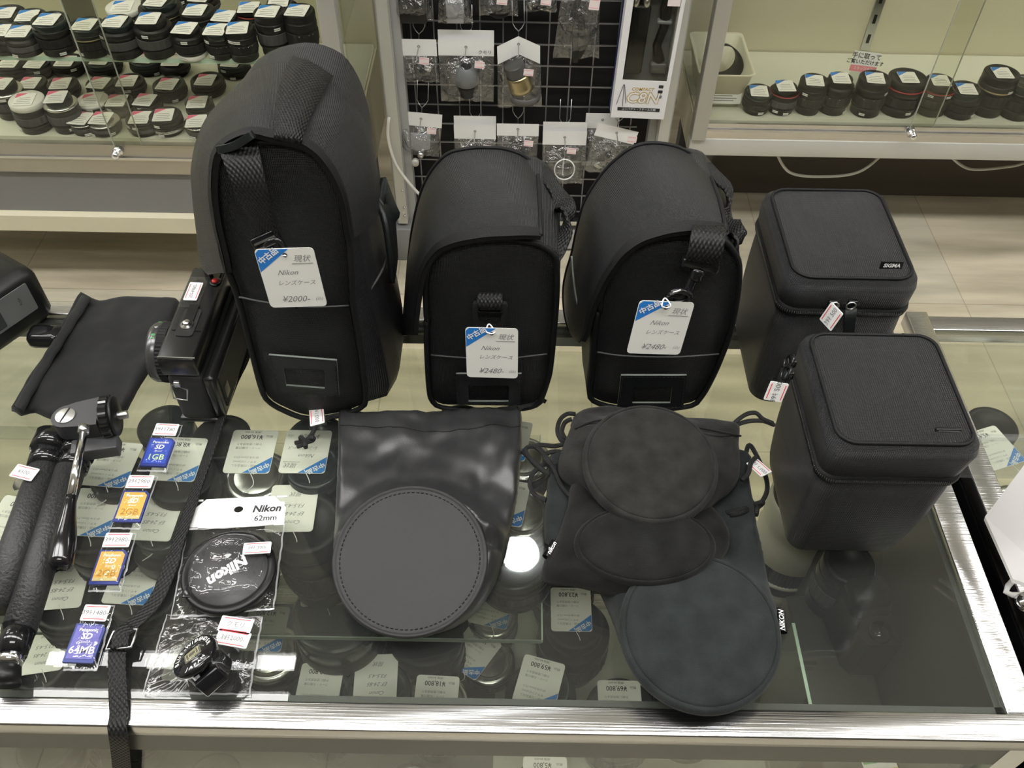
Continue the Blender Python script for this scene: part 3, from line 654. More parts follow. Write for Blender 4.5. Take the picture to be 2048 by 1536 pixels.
# ---------------------------------------------------------------- cream tray and lens hood in the right cabinet
q = Q(1442, 205, 1.87)
t = thing('storage_tray', 'cream plastic tray with a printed front card at the left end of the right cabinet', 'storage box', (q.x, 1.90, .380))
TM = mat('cream_plastic', (.70, .68, .54), .45)
A0 = Q(1420, 224, 1.835); wx = .062
cx_ = Q(1443, 228, 1.845).x - .006
rings = []
for z, sx, sy in ((.002, .045, .075), (.085, .060, .095), (.090, .064, .099), (.092, .063, .098), (.088, .057, .092), (.006, .041, .070)):
    rings.append([(cx_ + x, 1.935 + y, .380 + z) for x, y in rrect(sx, sy, .014, 4)])
rings = [[(cx_, 1.935, .382)] * len(rings[0])] + rings + [[(cx_, 1.935, .386)] * len(rings[0])]
MB().loft(rings, TM).build('tray', t)
cd = MB(); Mc = Matrix.Translation((cx_ + .004, 1.8535, .421)) @ Matrix.Rotation(math.radians(82), 4, 'X')
cd.plate(rrect(.041, .028, .002), 0, .0008, WHITE, Mc); cd.plate(rrect(.038, .009, .008), .0009, .0012, INK, Mc @ Matrix.Translation((0, .016, 0)))
cd.text('レンズフード', WHITE, .0095, (0, .016), Mc, .0014, 'CENTER', bold=.02)
for i in range(5): cd.box((-.003 + .002 * (i % 2), .002 - .0055 * i, .001), (.062 - .008 * (i % 3), .0016, .0003), PENCIL, Mc)
cd.build('printed_card', t)
t = thing('lens_hood', 'black petal lens hood lying on its side in the cream tray', 'lens hood', (cx_ + .01, 1.95, .39))
h_ = MB(); Mh = Matrix.Translation((cx_ + .008, 1.97, .440)) @ Matrix.Rotation(math.radians(84), 4, 'X')
for ro, ri in ((.044, .041),):
    rg = []
    for rr, zz in ((.034, 0), (.036, 0), (.044, .045), (.042, .045), (.034, .004)):
        rg.append([(rr * math.cos(2 * math.pi * j / 40), rr * math.sin(2 * math.pi * j / 40), zz * (1 + .25 * math.cos(4 * math.pi * j / 40))) for j in range(40)])
    h_.loft(rg, BLK, M=Mh)
h_.build('hood', t)
def notice(px, py, w, h, M, lab, lying):
    n_ = MB(); n_.plate(rrect(w / 2, h / 2, .001, 1), 0, .0006, WHITE, M); n_.text('手に取って', INK, h * .30, (0, h * .27), M, .0008, 'CENTER', bold=.02); n_.text('ご覧いただけます', INK, h * .24, (0, -h * .02), M, .0008, 'CENTER', bold=.02)
    n_.box((0, -h * .33, .0007), (w, h * .3, .0003), mat('notice_pink', (.78, .25, .30), .5), M); n_.text('スタッフまで', WHITE, h * .17, (0, -h * .33), M, .001, 'CENTER')
    tag(n_.build('notice_card'), lab, 'sign')
q = Q(1731, 121, 1.93); notice(0, 0, .062, .046, Matrix.Translation((q.x, 1.93, q.z - .004)) @ Matrix.Rotation(math.radians(75), 4, 'X') @ Matrix.Rotation(math.radians(-6), 4, 'Z'), 'small white and red notice card standing on the deck of the right cabinet', False)
stp = MB(); stp.box((q.x, 1.936, (q.z - .026 + .38) / 2), (.05, .002, max(.004, q.z - .026 - .38)), ACRYL); tag(stp.build('card_stand'), 'clear stand holding the small notice card upright in the right cabinet', 'card stand')
# ================================================================ padded lens cases
NYL = weave('ballistic_nylon', (.0110, .0110, .0117), .0030, .0006, .38, diag=True, spec=.32, hi=3.2)
NYLB = weave('basket_nylon', (.0085, .0085, .009), .0024, .0006, .42, diag=True, spec=.32, hi=3.0)
SIG = weave('ribbed_nylon', (.0120, .0120, .0130), .0030, .0007, .36, spec=.32, ratio=1.6, diag=True, hi=3.4)
BIND = mat('binding_tape', (.008, .008, .0085), .62, spec=.25, bump=(900, .0003))
WEB = weave('webbing', (.0085, .0085, .0085), .0030, .0007, .5, spec=.28, diag=False, ratio=.6)
LEATHER = mat('leather_patch', (.010, .012, .012), .4, bump=(700, .0002), spec=.35)
LEDGE = mat('leather_pale_edge', (.17, .19, .17), .5)
THREAD = mat('thread_grey', (.055, .055, .055), .6)
def outl(px, y, n, closed=True): return spline([Q(a, b, y) for a, b in px], n, closed)
def sstep(a, b, x):
    t = max(0, min(1, (x - a) / (b - a))); return t * t * (3 - 2 * t)
def offset_poly(pts, d):
    """push a closed x-z outline outward by d"""
    n = len(pts); c = sum((p for p in pts), Vector()) / n; out = []
    for i in range(n):
        t = pts[(i + 1) % n] - pts[i - 1]; nn = Vector((t.z, 0, -t.x)).normalized()
        if nn.dot(pts[i] - c) < 0: nn = -nn
        dd = d(pts[i], nn) if callable(d) else d
        out.append(pts[i] + nn * dd)
    return out
def zfloor(r, z=ZT + .0005):
    return [Vector((p.x, p.y, max(p.z, z))) for p in r]
def bag_body(t, front, yf, yb, bulge, back_in=.006, name='body', cap_bulge=.006, sidebulge=None):
    """front: closed outline on the front panel; body swells behind it and closes at the back"""
    n = len(front); c = sum((p for p in front), Vector()) / n; b = MB()
    fp = []
    for k, dy in ((0.02, -cap_bulge), (.35, -cap_bulge * .9), (.7, -cap_bulge * .55), (.93, -cap_bulge * .1), (1.0, .002)):
        fp.append(zfloor([c.lerp(p, k) + Vector((0, dy, 0)) for p in front]))
    b.loft(fp, NYLB, smooth=True)
    # front panel gets flat x-z mapping
    D = yb - yf; rings = []
    zt = max(p.z for p in front); xm = c.x
    def prof(p, nn):
        k = .15 + .85 * sstep(.75, .1, nn.z); hh_ = (p.z - ZT) / (zt - ZT)
        if sidebulge: k *= max(0, 1.45 - 1.55 * hh_) if nn.x > 0 else .35
        return k * (.5 if nn.z < -.6 else 1)
    for f, o in ((0, .001), (.03, .004), (.12, bulge * .75), (.3, bulge), (.6, bulge), (.85, bulge * .85), (.95, bulge * .55), (1.0, bulge * .2 - back_in)):
        r = offset_poly(front, (lambda p, nn, o=o: o * prof(p, nn)))
        rings.append(zfloor([Vector((p.x, yf + D * f, p.z)) for p in r]))
    b.loft(rings, NYL, flip=False)
    b.loft([rings[-1], zfloor([c.lerp(Vector((p.x, 0, p.z)), .02) * 1 + Vector((0, yb - c.y if False else 0, 0)) for p in front])][:1] * 1 + [[Vector((c.x + (p.x - c.x) * .02, yb + .002, max(ZT + .001, c.z + (p.z - c.z) * .02))) for p in rings[-1]]], NYL)
    k0 = 0
    # planar UV for the front cap
    for i, f in enumerate(b.f):
        if b.mi[i] == 0: b.uv[i] = [(b.v[q].x, b.v[q].z) for q in f]
    return b.build(name, t)
def curve_sheet(front, back, bulge, thick, m, rows=10, ends=None):
    """padded lid: surface lofted between a traced front edge and a traced back edge"""
    n = len(front); top = []
    for k in range(rows + 1):
        f = k / rows; s_ = 4 * f * (1 - f)
        r = []
        for i in range(n):
            p = front[i].lerp(back[i], f)
            t = (front[min(i + 1, n - 1)] - front[max(i - 1, 0)]); nn = Vector((-t.z, 0, t.x)).normalized()
            if nn.z < 0 and abs(nn.z) > abs(nn.x): nn = -nn
            u = i / (n - 1); wr = .0022 * fbm(p.x * 30, p.y * 26, p.z * 20) * s_
            r.append(p + nn * (bulge * s_ + wr))
        top.append(r)
    return top
def sheet_mb(top, thick, m, medge=None, inward=None):
    b = MB(); rows = len(top); n = len(top[0]); cen = sum((p for r in top for p in r), Vector()) / (rows * n)
    inner = []
    for r in top:
        q = []
        for i, p in enumerate(r):
            t = r[min(i + 1, n - 1)] - r[max(i - 1, 0)]; nn = Vector((-t.z, 0, t.x)).normalized()
            if nn.dot(p - inward) > 0: nn = -nn
            q.append(p + nn * thick)
        inner.append(q)
    b.loft(top, m, closed=False); b.loft(inner, m, closed=False, flip=True)
    for a, c in ((top[0], inner[0]), (top[-1], inner[-1])): b.loft([a, c], medge or m, closed=False)
    for i in (0, n - 1): b.loft([[r[i] for r in top], [r[i] for r in inner]], medge or m, closed=False)
    return b
def band(path, off, w, m, b=None):
    """flat binding strip following a path of points; off = side vectors"""
    b = b or MB(); a = [p for p in path]; c = [p + o for p, o in zip(path, off)]
    return b.loft([a, c], m, closed=False)
def plate_on(center_px, y, w, h, rot=0.0, tilt=90):
    c = Q(center_px[0], center_px[1], y)
    return Matrix.Translation(c) @ Matrix.Rotation(math.radians(tilt), 4, 'X') @ Matrix.Rotation(math.radians(rot), 4, 'Z')
def window_patch(t, quad_out, quad_in, y, name='label_window'):
    """leather frame patch stitched on the front, traced corners"""
    b = MB(); o = [Q(a, c, y) for a, c in quad_out]; i_ = [Q(a, c, y - .0002) for a, c in quad_in]
    def dens(q):
        r = []
        for k in range(4):
            a, c = q[k], q[(k + 1) % 4]
            for f in (0, .12, .3, .5, .7, .88): 
                p = a.lerp(c, f); r.append(p)
        return r
    O, I = dens(o), dens(i_); f = Vector((0, -.0018, 0))
    b.loft([O, [p + f for p in O]], LEDGE); b.loft([[p + f for p in O], [p + f for p in I]], LEATHER, smooth=False); b.loft([[p + f for p in I], I], LEDGE)
    st = [p.lerp(q, .12) + f * 1.15 for p, q in zip(O, I)]
    for k in range(len(st)):
        a, c = st[k], st[(k + 1) % len(st)]
        L = (c - a).length; m = max(1, int(L / .003))
        for j in range(m):
            b.tube([a.lerp(c, (j + .2) / m), a.lerp(c, (j + .75) / m)], .0003, BLK, 4)
    return b.build(name, t)
def seam(t, path, r=.0022, m=None, name='piping'):
    b = MB(); b.tube(path, r, m or BIND, 8); return b.build(name, t)
def price_tag(name, px_c, y, rot, text, label, w=.0425, h=.0475, tilt=80, string_to=None, yaw=0):
    c = Q(px_c[0], px_c[1], y); M = Matrix.Translation(c) @ Matrix.Rotation(math.radians(yaw), 4, 'Z') @ Matrix.Rotation(math.radians(tilt), 4, 'X') @ Matrix.Rotation(math.radians(rot), 4, 'Z')
    b = MB(); add_tag(b, M, 'hand', text, w, h); b.lathe([(.0017, .0007), (0, .0008)], INK, 14, M @ Matrix.Translation((.0, h / 2 - .005, 0)), caps=False)
    t = thing('price_tag', label, 'price tag', c, group='handwritten price tags')
    b.build('card', t)
    hp = M @ Vector((0, h / 2 - .005, .001))
    if string_to is not None:
        s_ = MB(); st = Vector(string_to)
        s_.tube(spline([hp, hp.lerp(st, .5) + Vector((.0035, -.003, 0)), st, st.lerp(hp, .5) + Vector((-.003, -.003, 0)), hp], 24), .0006, WHITE, 6); s_.build('tag_string', t)
    return t
# ---------------------------------------------------------------- tall case
Y1 = .488
T1 = thing('lens_case', 'tallest black nylon lens case with a round top and wide carrying strap', 'lens case', (-.16, .55, ZT), group='black nylon lens cases')
F1 = [(430, 335), (438, 426), (453, 518), (480, 592), (509, 706), (526, 772), (540, 800), (575, 820), (615, 833), (672, 828), (716, 814), (728, 800), (726, 764), (715, 678), (703, 610), (700, 558), (696, 492), (692, 434), (683, 390), (664, 350), (634, 312), (594, 292), (551, 284), (511, 288), (472, 299), (445, 315)]
fr1 = outl(F1, Y1, 96)
bag_body(T1, fr1, Y1 + .002, .615, .020, sidebulge=1)
seam(T1, [p + Vector((0, -.001, 0)) for p in offset_poly(outl(F1, Y1, 96), .0015)] + [fr1[0] + Vector((0, -.001, 0))], .0024)
back1 = [(429, 556), (405, 530), (398, 457), (391, 365), (393, 318), (408, 267), (436, 220), (472, 174), (508, 136), (545, 118), (585, 113), (620, 121), (655, 137), (682, 155), (706, 188), (728, 228), (742, 270), (750, 310), (757, 350), (763, 400)]
front1 = [(453, 545), (446, 510), (432, 452), (424, 396), (424, 345), (432, 305), (458, 281), (500, 266), (540, 274), (566, 277), (590, 281), (612, 291), (634, 307), (652, 328), (668, 352), (681, 380), (689, 405), (694, 430), (698, 455), (702, 480)]
fe1 = spline([Q(a, b, Y1 - .004) for a, b in front1], 60, False); be1 = spline([Q(a, b, .605) for a, b in back1], 60, False)
cen1 = Vector((-.16, .55, 1.03))
lid = curve_sheet(fe1, be1, .008, .004, NYL)
sheet_mb(lid, .004, NYL, BIND, cen1).build('lid', T1)
band([p + Vector((0, -.0012, .0006)) for p in lid[0]], [(lid[1][i] - lid[0][i]).normalized() * .007 + Vector((0, -.0002, .0008)) for i in range(60)], 0, BIND).build('lid_binding', T1)
# wide carrying strap sewn over the lid
def proj(v):
    d = Vector((v.x, v.y, v.z - CZ)); w = d.dot(_F); return (1024 + FPX * d.dot(_R) / w, 768 - FPX * d.dot(_U) / w)
def lid_pt(f, u, up=0.0):
    k = f * (len(lid) - 1); i0 = int(min(k, len(lid) - 2)); fr_ = k - i0; u = max(1, min(57.9, u)); j0 = int(u); g_ = u - j0
    P_ = lambda j: lid[i0][j].lerp(lid[i0 + 1][j], fr_)
    t_ = (P_(min(j0 + 2, 59)) - P_(max(j0 - 2, 0))).normalized(); nn = Vector((-t_.z, 0, t_.x)); nn = nn if nn.z > 0 else -nn
    return P_(j0).lerp(P_(j0 + 1), g_) + nn * up
def col_at(row, px):
    return min((j for j in range(60) if row[j].z > 1.12), key=lambda j: abs(proj(row[j])[0] - px))
ca, cb_ = (col_at(lid[0], 541), col_at(lid[0], 603)), (col_at(lid[-1], 601), col_at(lid[-1], 662))
rg = []
for kk in range(25):
    f = kk / 24; ua, ub = ca[0] + (cb_[0] - ca[0]) * f, ca[1] + (cb_[1] - ca[1]) * f; dr = Vector((0, -.0012, -.001)) if kk == 0 else Vector()
    rg.append([lid_pt(f, ua, .0005) + dr, lid_pt(f, ua, .0036) + dr, lid_pt(f, (ua * 2 + ub) / 3, .0042) + dr, lid_pt(f, (ua + 2 * ub) / 3, .0042) + dr, lid_pt(f, ub, .0036) + dr, lid_pt(f, ub, .0005) + dr])
MB().loft(rg, WEB, closed=True, caps=True, smooth=True).build('carrying_strap', T1)
MB().ribbon(spline([Q(608, 124, .606) + Vector((0, 0, .006)), Q(640, 128, .606) + Vector((0, 0, .007)), Q(662, 137, .606) + Vector((0, 0, .002)), Q(664, 150, .612)], 10), Vector((0, .1, 1)), .004, .002, BIND).build('strap_fold', T1)
# hanging strap with buckle
hp_ = [Q(478, 296, .484), Q(488, 330, .474), Q(500, 375, .468), Q(514, 420, .472), Q(530, 452, .474), Q(538, 470, .474)]
hs = MB(); hs.ribbon(spline(hp_, 26), [Vector((1, -.05 - .9 * max(0, i / 25 - .45), 0)) for i in range(26)], [.024 - .006 * i / 25 for i in range(26)], .0022, WEB); hs.build('hanging_strap', T1)
MB().ribbon(spline([Q(436, 300, .482), Q(470, 291, .480), Q(506, 268, .480)], 12), Vector((0, .3, 1)), .005, .003, LEATHER).build('strap_edge', T1)
bu = MB(); c0 = Q(538, 488, .470)
Mb = Matrix.Translation(c0) @ Matrix.Rotation(math.radians(70), 4, 'X') @ Matrix.Rotation(math.radians(25), 4, 'Z')
bu.box((0, .004, 0), (.020, .008, .006), BLKG, Mb, .001); bu.box((-.008, -.004, 0), (.004, .016, .005), BLKG, Mb, .001); bu.box((.008, -.004, 0), (.004, .016, .005), BLKG, Mb, .001); bu.box((0, -.012, 0), (.020, .006, .006), BLKG, Mb, .001); bu.box((0, -.004, .001), (.004, .014, .004), BLKG, Mb, .0008)
for yy in (0, .004): bu.box((0, yy, .0035), (.016, .0014, .001), STEEL, Mb)
bu.build('buckle', T1)
c0 = Q(563, 500, .470); hk = MB(); hk.tube(spline([Q(540, 520, .47), Q(528, 512, .468), Q(533, 488, .468), Q(556, 480, .468), Q(570, 500, .468), Q(575, 512, .468)], 18), .0022, BLKG, 8); hk.build('snap_hook', T1)
# pocket edge, side leather tab, side seam, label window
MB().tube(spline([Q(478, 594, Y1 - .0045), Q(540, 606, Y1 - .0065), Q(620, 614, Y1 - .0065), Q(698, 611, Y1 - .002)], 24), .0008, THREAD, 6).build('pocket_edge', T1)
MB().tube(spline([Q(703, 606, Y1 + .006), Q(732, 590, .505), Q(762, 545, .53), Q(780, 500, .56)], 24), .0010, THREAD, 6).build('side_pocket_edge', T1)
tb = MB(); tp = [Q(762, 384, .575), Q(768, 400, .575), Q(775, 440, .56), Q(782, 500, .55), Q(785, 540, .55)]
tb.ribbon(spline([p + Vector((.001, 0, 0)) for p in tp], 16), Vector((0, 1, 0)), .030, .0045, LEATHER); tb.build('side_tab', T1)
window_patch(T1, [(538, 707), (674, 718), (679, 790), (556, 782)], [(567, 733), (650, 736), (650, 774), (573, 768)], Y1 - .0066)
price_tag('price_tag', (583, 556), .452, 5, '¥2000-', 'handwritten card hanging from the buckle of the tallest lens case', string_to=Q(572, 500, .466), w=.0400, h=.0470, tilt=82, yaw=-2)
# ---------------------------------------------------------------- second case
Y2 = .503
T2 = thing('lens_case', 'medium black nylon lens case with a plastic ring on its front, handle at right', 'lens case', (-.03, .56, ZT), group='black nylon lens cases')
F2 = [(857, 640), (857, 690), (861, 771), (868, 800), (890, 812), (960, 816), (1040, 814), (1072, 806), (1080, 795), (1092, 760), (1098, 733), (1105, 658), (1110, 582), (1108, 514), (1101, 505), (1082, 492), (1052, 483), (1007, 479), (950, 483), (905, 493), (871, 516), (858, 541), (855, 590)]
fr2 = outl(F2, Y2, 96); bag_body(T2, fr2, Y2 + .002, .612, .005)
seam(T2, [p + Vector((0, -.001, 0)) for p in offset_poly(fr2, .0015)] + [fr2[0] + Vector((0, -.001, 0))], .0023)
back2 = [(812, 672), (808, 648), (812, 593), (816, 540), (820, 500), (825, 461), (837, 405), (852, 363), (874, 329), (900, 307), (942, 298), (975, 297), (1007, 299), (1041, 310), (1063, 326), (1074, 337)]
front2 = [(826, 670), (828, 640), (833, 600), (838, 565), (846, 540), (858, 518), (874, 500), (893, 490), (915, 483), (940, 478), (965, 474), (990, 472), (1015, 471), (1040, 470), (1062, 470), (1082, 471)]
fe2 = spline([Q(a, b, Y2 - .006) for a, b in front2], 60, False); be2 = spline([Q(a, b, .605) for a, b in back2], 60, False)
lid = curve_sheet(fe2, be2, .004, .004, NYL); cen2 = Vector((-.03, .55, .98))
sheet_mb(lid, .004, NYL, BIND, cen2).build('lid', T2)
band([p + Vector((0, -.0012, .0006)) for p in lid[0]], [(lid[1][i] - lid[0][i]).normalized() * .009 + Vector((0, -.0002, .0008)) for i in range(60)], 0, BIND).build('lid_binding', T2)
bb = MB(); bb.tube([p + Vector((0, 0, .0008)) for p in lid[-1]], .0016, BIND, 6); bb.tube([r[-1] + Vector((.0, 0, .0006)) for r in lid], .0016, BIND, 6); bb.build('lid_piping', T2)
hd = [Q(1078, 340, .60), Q(1098, 362, .585), Q(1122, 395, .57), Q(1131, 425, .55), Q(1126, 460, .535), Q(1108, 490, .52), Q(1096, 505, .51)]
MB().ribbon(spline(hd, 34), Vector((.10, 1, 0)), [.012 + .010 * i / 33 for i in range(34)], .0024, WEB).build('handle', T2)
rg = MB(); Mr = plate_on((980, 632), Y2 - .009, 0, 0, 0, 84)
o = [(-.0125, .013), (.0125, .013), (.0135, .010), (.0125, -.006), (.006, -.011), (-.006, -.011), (-.0125, -.006), (-.0135, .010)]
i2 = [(-.0095, .010), (.0095, .010), (.0098, .009), (.0085, -.003), (.004, -.007), (-.004, -.007), (-.0085, -.003), (-.0098, .009)]
rg.loft([[(x, y, -.002) for x, y in o], [(x, y, .002) for x, y in o], [(x, y, .002) for x, y in i2], [(x, y, -.002) for x, y in i2], [(x, y, -.002) for x, y in o]], mat('satin_black', (.02, .02, .02), .3), M=Mr, smooth=False); rg.box((0, .004, .0), (.02, .004, .0035), BLKG, Mr, .001); rg.build('ring_loop', T2)
lp = MB(); lp.ribbon([Mr @ Vector((0, .021, -.006)), Mr @ Vector((0, .016, .003)), Mr @ Vector((0, .010, .004)), Mr @ Vector((0, .007, -.003))], Vector((1, 0, 0)), .019, .0022, WEB); lp.build('loop_webbing', T2)
MB().tube(spline([Q(862, 710, Y2 - .005), Q(920, 715, Y2 - .0072), Q(1000, 718, Y2 - .0075), Q(1094, 708, Y2 - .002)], 24), .0008, THREAD, 6).build('pocket_edge', T2)
window_patch(T2, [(912, 745), (1043, 745), (1040, 806), (914, 806)], [(936, 768), (1018, 768), (1017, 800), (937, 800)], Y2 - .0076)
price_tag('price_tag', (984, 706), .474, 1, '¥2480-', 'handwritten card hanging from the plastic ring of the middle lens case', string_to=Q(978, 648, .484), w=.0400, h=.0475, tilt=80, yaw=-2)
# ---------------------------------------------------------------- third case
Y3 = .503
T3 = thing('lens_case', 'medium black nylon lens case with a swivel clip hanging over its front', 'lens case', (.12, .56, ZT), group='black nylon lens cases')
F3 = [(1200, 620), (1193, 658), (1188, 733), (1182, 782), (1192, 800), (1240, 812), (1320, 815), (1380, 808), (1394, 798), (1412, 771), (1435, 722), (1458, 658), (1472, 582), (1474, 529), (1461, 500), (1439, 480), (1382, 473), (1322, 477), (1276, 490), (1242, 512), (1220, 541), (1208, 575)]
fr3 = outl(F3, Y3, 96); bag_body(T3, fr3, Y3 + .002, .615, .006)
seam(T3, [p + Vector((0, -.001, 0)) for p in offset_poly(fr3, .0015)] + [fr3[0] + Vector((0, -.001, 0))], .0023)
back3 = [(1160, 684), (1142, 668), (1130, 630), (1127, 582), (1133, 544), (1144, 507), (1156, 450), (1171, 401), (1205, 348), (1239, 314), (1273, 293), (1314, 288), (1359, 297), (1393, 318), (1409, 338)]
front3 = [(1162, 682), (1170, 665), (1182, 620), (1195, 590), (1208, 563), (1224, 538), (1242, 514), (1264, 495), (1288, 481), (1315, 472), (1344, 465), (1375, 461), (1402, 460), (1428, 460), (1452, 463)]
fe3 = spline([Q(a, b, Y3 - .006) for a, b in front3], 60, False); be3 = spline([Q(a, b, .607) for a, b in back3], 60, False)
lid = curve_sheet(fe3, be3, .005, .004, NYL); cen3 = Vector((.12, .55, .98))
sheet_mb(lid, .004, NYL, BIND, cen3).build('lid', T3)
band([p + Vector((0, -.0012, .0006)) for p in lid[0]], [(lid[1][i] - lid[0][i]).normalized() * .009 + Vector((0, -.0002, .0008)) for i in range(60)], 0, BIND).build('lid_binding', T3)
bb = MB(); bb.tube([p + Vector((0, 0, .0008)) for p in lid[-1]], .0016, BIND, 6); bb.tube([r[-1] + Vector((0, 0, .0006)) for r in lid], .0016, BIND, 6); bb.build('lid_piping', T3)
lf = MB(); lf.tube(spline([Q(1143, 512, .545), Q(1147, 560, .535), Q(1153, 600, .53), Q(1164, 637, .525)], 16), .0009, LEDGE, 6); lf.build('leather_tab_edge', T3)
hd = [Q(1411, 328, .60), Q(1425, 345, .59), Q(1450, 372, .575), Q(1456, 400, .56), Q(1457, 430, .545), Q(1462, 455, .53), Q(1472, 478, .515), Q(1470, 500, .51)]
MB().ribbon(spline(hd, 34), Vector((.10, 1, 0)), [.010 + .009 * i / 33 for i in range(34)], .0024, WEB).build('handle', T3)
w3 = MB(); w3.ribbon(spline([Q(1418, 462, .503) + Vector((0, 0, .003)), Q(1416, 470, .490), Q(1413, 490, .484), Q(1408, 512, .482), Q(1402, 528, .488), Q(1398, 532, .498)], 20), Vector((1, -.1, 0)), .0235, .0055, WEB); w3.build('clip_webbing', T3)
cl3 = MB()
Mc = Matrix.Translation(Q(1400, 530, .484)) @ Matrix.Rotation(math.radians(78), 4, 'X') @ Matrix.Rotation(math.radians(-12), 4, 'Z')
cl3.box((0, .0, 0), (.027, .007, .006), BLKG, Mc, .0012); cl3.lathe([(.0045, 0), (.0055, .003), (.0045, .006), (.0055, .008), (.004, .010)], BLKG, 20, Mc @ Matrix.Translation((0, -.002, 0)) @ Matrix.Rotation(math.radians(90), 4, 'X'))
cl3.tube(spline([Q(1392, 540, .484), Q(1384, 560, .481), Q(1374, 582, .478), Q(1362, 592, .476), Q(1342, 590, .475), Q(1330, 600, .475)], 20), lambda u: .0038 - .0012 * u, BLKG, 10)
cl3.tube(spline([Q(1336, 590, .473), Q(1350, 582, .472), Q(1368, 583, .473), Q(1382, 592, .474), Q(1368, 602, .474), Q(1345, 604, .474)], 18), .0022, BLKG, 8)
cl3.tube([Q(1340, 588, .4705), Q(1362, 580, .4705)], .0012, STEEL, 6); cl3.build('swivel_clip', T3)
MB().tube(spline([Q(1194, 704, Y3 - .004), Q(1250, 712, Y3 - .0072), Q(1350, 714, Y3 - .0075), Q(1438, 708, Y3 - .002)], 24), .0008, THREAD, 6).build('pocket_edge', T3)
window_patch(T3, [(1242, 748), (1373, 748), (1366, 812), (1234, 812)], [(1266, 772), (1344, 771), (1340, 803), (1264, 803)], Y3 - .0076)
price_tag('price_tag', (1320, 656), .466, -8, '¥2480-', 'handwritten card tilted under the swivel clip of the third lens case', string_to=Q(1330, 596, .472), w=.0415, h=.0465, tilt=80, yaw=8)
# ---------------------------------------------------------------- two square zipped cases
def square_case(t, bl, br, tl, tr, yf_b, yb_b, yf_t, yb_t, ztop, rc, zip_drop, lab):
    """tapered soft box: x ranges at bottom (bl, br) and top (tl, tr), y ranges, rounded corners"""
    def rr(x0, x1, y0, y1, z, r, pil=0):
        return [(( x0 + x1) / 2 + x, (y0 + y1) / 2 + y, z) for x, y in rrect((x1 - x0) / 2, (y1 - y0) / 2, r, 6)]
    H = ztop - ZT; body = MB(); rings = []
    zz = ztop - zip_drop
    def at(f, ins=0):
        return (bl + (tl - bl) * f + ins, br + (tr - br) * f - ins, yf_b + (yf_t - yf_b) * f + ins, yb_b + (yb_t - yb_b) * f - ins)
    for z, ins in ((ZT + .0006, .012), (ZT + .003, .006), (ZT + .010, .0015), (ZT + .020, 0)):
        rings.append(rr(*at((z - ZT) / H, ins), z, rc))
    for k in range(1, 7):
        z = ZT + .02 + (zz - .003 - ZT - .02) * k / 6; rings.append(rr(*at((z - ZT) / H, -.0015 * math.sin(math.pi * k / 6)), z, rc))
    body.loft(rings, SIG, caps=True); body.build('body', t)
    zp = MB(); z0 = zz
    zp.loft([rr(*at(1 - zip_drop / H, i), z, rc) for z, i in ((zz - .0035, .001), (zz - .0035, -.0016), (zz + .0035, -.0016), (zz + .0035, .001))], BIND); zp.build('zip_tape', t)
    tm = MB(); path = [Vector(p) for p in rr(*at(1 - zip_drop / H, -.0018), zz, rc)]
    path = dense(path, .0013)
    for i in range(0, len(path)):
        a = path[i]; d = (path[(i + 1) % len(path)] - a); 
        tm.tube([a + Vector((0, 0, -.0011)), a + Vector((0, 0, .0011))], .00042, mat('zip_teeth', (.12, .12, .12), .3, .8), 4)
    tm.build('zip_teeth', t)
    lid = MB(); rings = []
    for z, ins in ((zz + .003, .0005), (zz + .006, -.001), (ztop - .010, -.001), (ztop - .004, .0002), (ztop - .001, .003), (ztop, .006)):
        rings.append(rr(*at(1 if z > zz + .02 else 1 - zip_drop / H * .9, ins), z, rc))
    lid.loft(rings, SIG)
    top = rings[-1]; n = len(top); cx = sum(p[0] for p in top) / n; cy = sum(p[1] for p in top) / n
    tops = []
    for k in (1.0, .85, .65, .4, .15, .0005):
        tops.append([(cx + (p[0] - cx) * k, cy + (p[1] - cy) * k, ztop + .0035 * (1 - k * k) + .0015 * fbm(p[0] * 20 * k, p[1] * 20 * k, 3)) for p in top])
    i0 = len(lid.f); lid.loft(tops, SIG)
    for i in range(i0, len(lid.f)): lid.uv[i] = [(lid.v[q].x, lid.v[q].y) for q in lid.f[i]]
    lid.build('lid', t)
    sm = MB(); edge = [Vector(p) for p in rr(*at(1, .0045), ztop + .0003, rc)]; sm.tube(dense(edge, .004), .0013, BIND, 6, closed=True); sm.build('lid_seam', t)
    return at
T4 = thing('lens_case', 'black zipped square lens case standing farther back with a small white name tab', 'lens case', (.26, .56, ZT), group='zipped square lens cases')
square_case(T4, .207, .304, .204, .303, .507, .612, .497, .614, 1.058, .014, .032, '')
T5 = thing('lens_case', 'black zipped square lens case at the front right, its name tab edge on', 'lens case', (.26, .42, ZT), group='zipped square lens cases')
square_case(T5, .211, .294, .206, .304, .358, .452, .350, .457, 1.048, .012, .036, '')
lb = MB(); Ml = plate_on((1783, 530), .4955, 0, 0, 0, 80)
lb.box((0, 0, 0), (.0165, .0065, .0012), BLK, Ml, .0004); lb.text('SIGMA', WHITE, .0042, (0, -.0001), Ml, .0009, 'CENTER', shear=.15, bold=.03); lb.build('name_tab', T4)
q = Q(1897, 861, .350); lb = MB(); lb.box((q.x, .3505, q.z), (.016, .0025, .0030), BLK, None, .0006); lb.box((q.x, .3490, q.z + .0005), (.013, .0004, .0003), THREAD); lb.build('name_tab', T5)
def zip_pull(t, px, y, dx, tape=True):
    b = MB(); a = Q(px[0], px[1], y)
    b.box((a.x, a.y, a.z), (.007, .004, .006), BLKG, None, .001); b.build('zip_slider', t)
for px in ((1665, 606), (1705, 606)): zip_pull(T4, px, .4935, 0)
